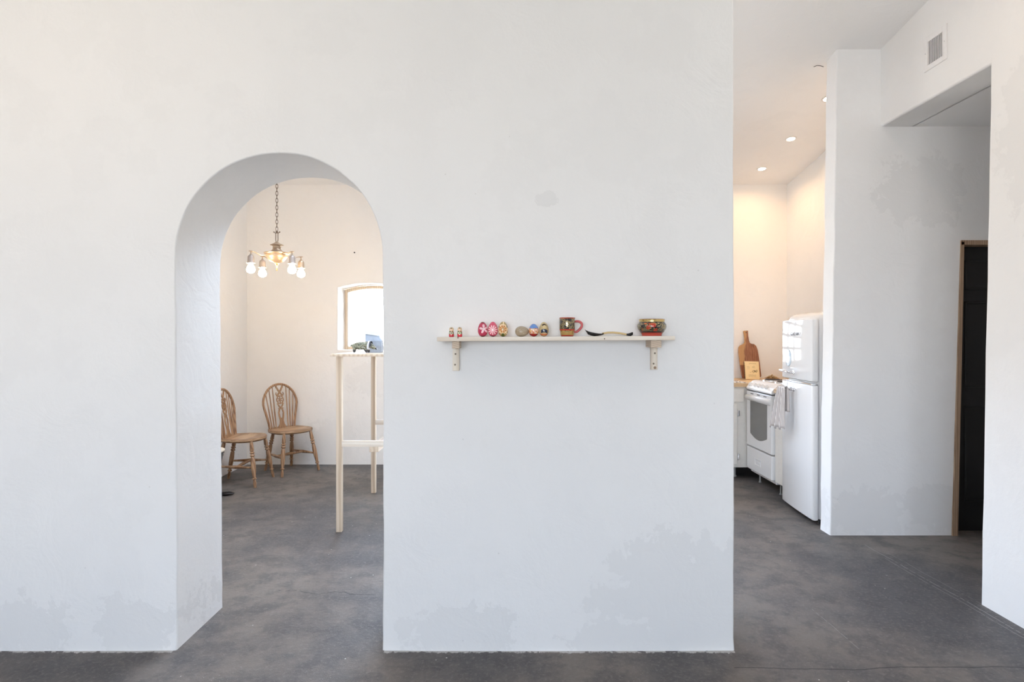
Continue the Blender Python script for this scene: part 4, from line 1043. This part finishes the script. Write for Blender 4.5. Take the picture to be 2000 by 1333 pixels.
m.xf(R_); m.build('pencil_drawing', plain('pencil', (.22, .17, .10), .8), T, smooth=False)
# wooden dish of dried pods
T = thing('wooden_dish', 'flat round wooden dish beside the cutting board', 'dish', (2.79, 6.40, CZ+.0005))
m = MB(); m.lathe([(0, 0), (.045, 0), (.068, .008), (.074, .014), (.070, .014), (.044, .006), (0, .005)], n=32, cap=False); m.build('dish_body', wood('dish_wood', (.38, .20, .10), (.55, .34, .18)), T)
M_pod = [plain('pod_brown', (.30, .19, .09), .6, scale=90, var=.5), plain('pod_tan', (.52, .38, .20), .6, scale=90, var=.4)]
k = 0
for lvl, cnt, rad in ((0, 8, .044), (0, 4, .018), (1, 5, .026), (2, 1, .0)):
    for i in range(cnt):
        a = 2*PI*i/cnt+lvl*.5+rad*40; z = CZ+.0075+.009+lvl*.0128+(.0015 if rad > .04 else 0)
        m = MB(); m.ball((0, 0, 0), .0105, (1.2, .95, .9), 10)
        for v_ in m.bm.verts: v_.co *= 1+.18*noise.noise(v_.co*160+Vector((k, 0, 0)))
        o = m.build('dried_pod', M_pod[k % 2]); o.rotation_euler = (0, .2*((k*7) % 3-1), a); o.location = (2.79+rad*math.cos(a), 6.40+rad*math.sin(a), z)
        tag(o, 'small brown dried pod heaped in the wooden dish', 'seed pod', 'dried pods in the wooden dish'); k += 1
# crumpled patterned cloth on the worktop
cl = Mat('patterned_cloth', .9, spec=.1); n = cl.noise(20, 2, dist=1.0); st = cl.wave(9, cl.mapped((1, .6, .2)), 3, 2, 1)
cl.col(cl.mix((n.gt(.60)).mx(st.gt(.93)), (.80, .74, .68), (.10, .07, .06))); cl = cl.m
m = MB(); NU, NV = 34, 26; g = []
for v in range(NV+1):
    row = []
    for u in range(NU+1):
        a, b = u/NU, v/NV; x = 1.98+.34*a; y = 5.885+.30*b-.03*a
        h_ = .020*(1-a)**1.3*(.6+.8*abs(noise.noise(Vector((a*4, b*3, 1)))))+.013*abs(noise.noise(Vector((a*8, b*7, 4))))
        edge = min(1, min(a, 1-a, b, 1-b)*9); row.append(m.bm.verts.new((x+.012*noise.noise(Vector((b*5, 0, 2))), y+.02*noise.noise(Vector((a*4, 0, 5))), CZ+.003+h_*(.25+.75*edge))))
    g.append(row)
for v in range(NV):
    for u in range(NU): m.bm.faces.new((g[v][u], g[v][u+1], g[v+1][u+1], g[v+1][u]))
o = m.build('kitchen_cloth', cl, angle=180); sol = o.modifiers.new('solid', 'SOLIDIFY'); sol.thickness = .002; sol.offset = -1
tag(o, 'crumpled white cloth with dark pattern lying on the worktop by the stove', 'cloth')
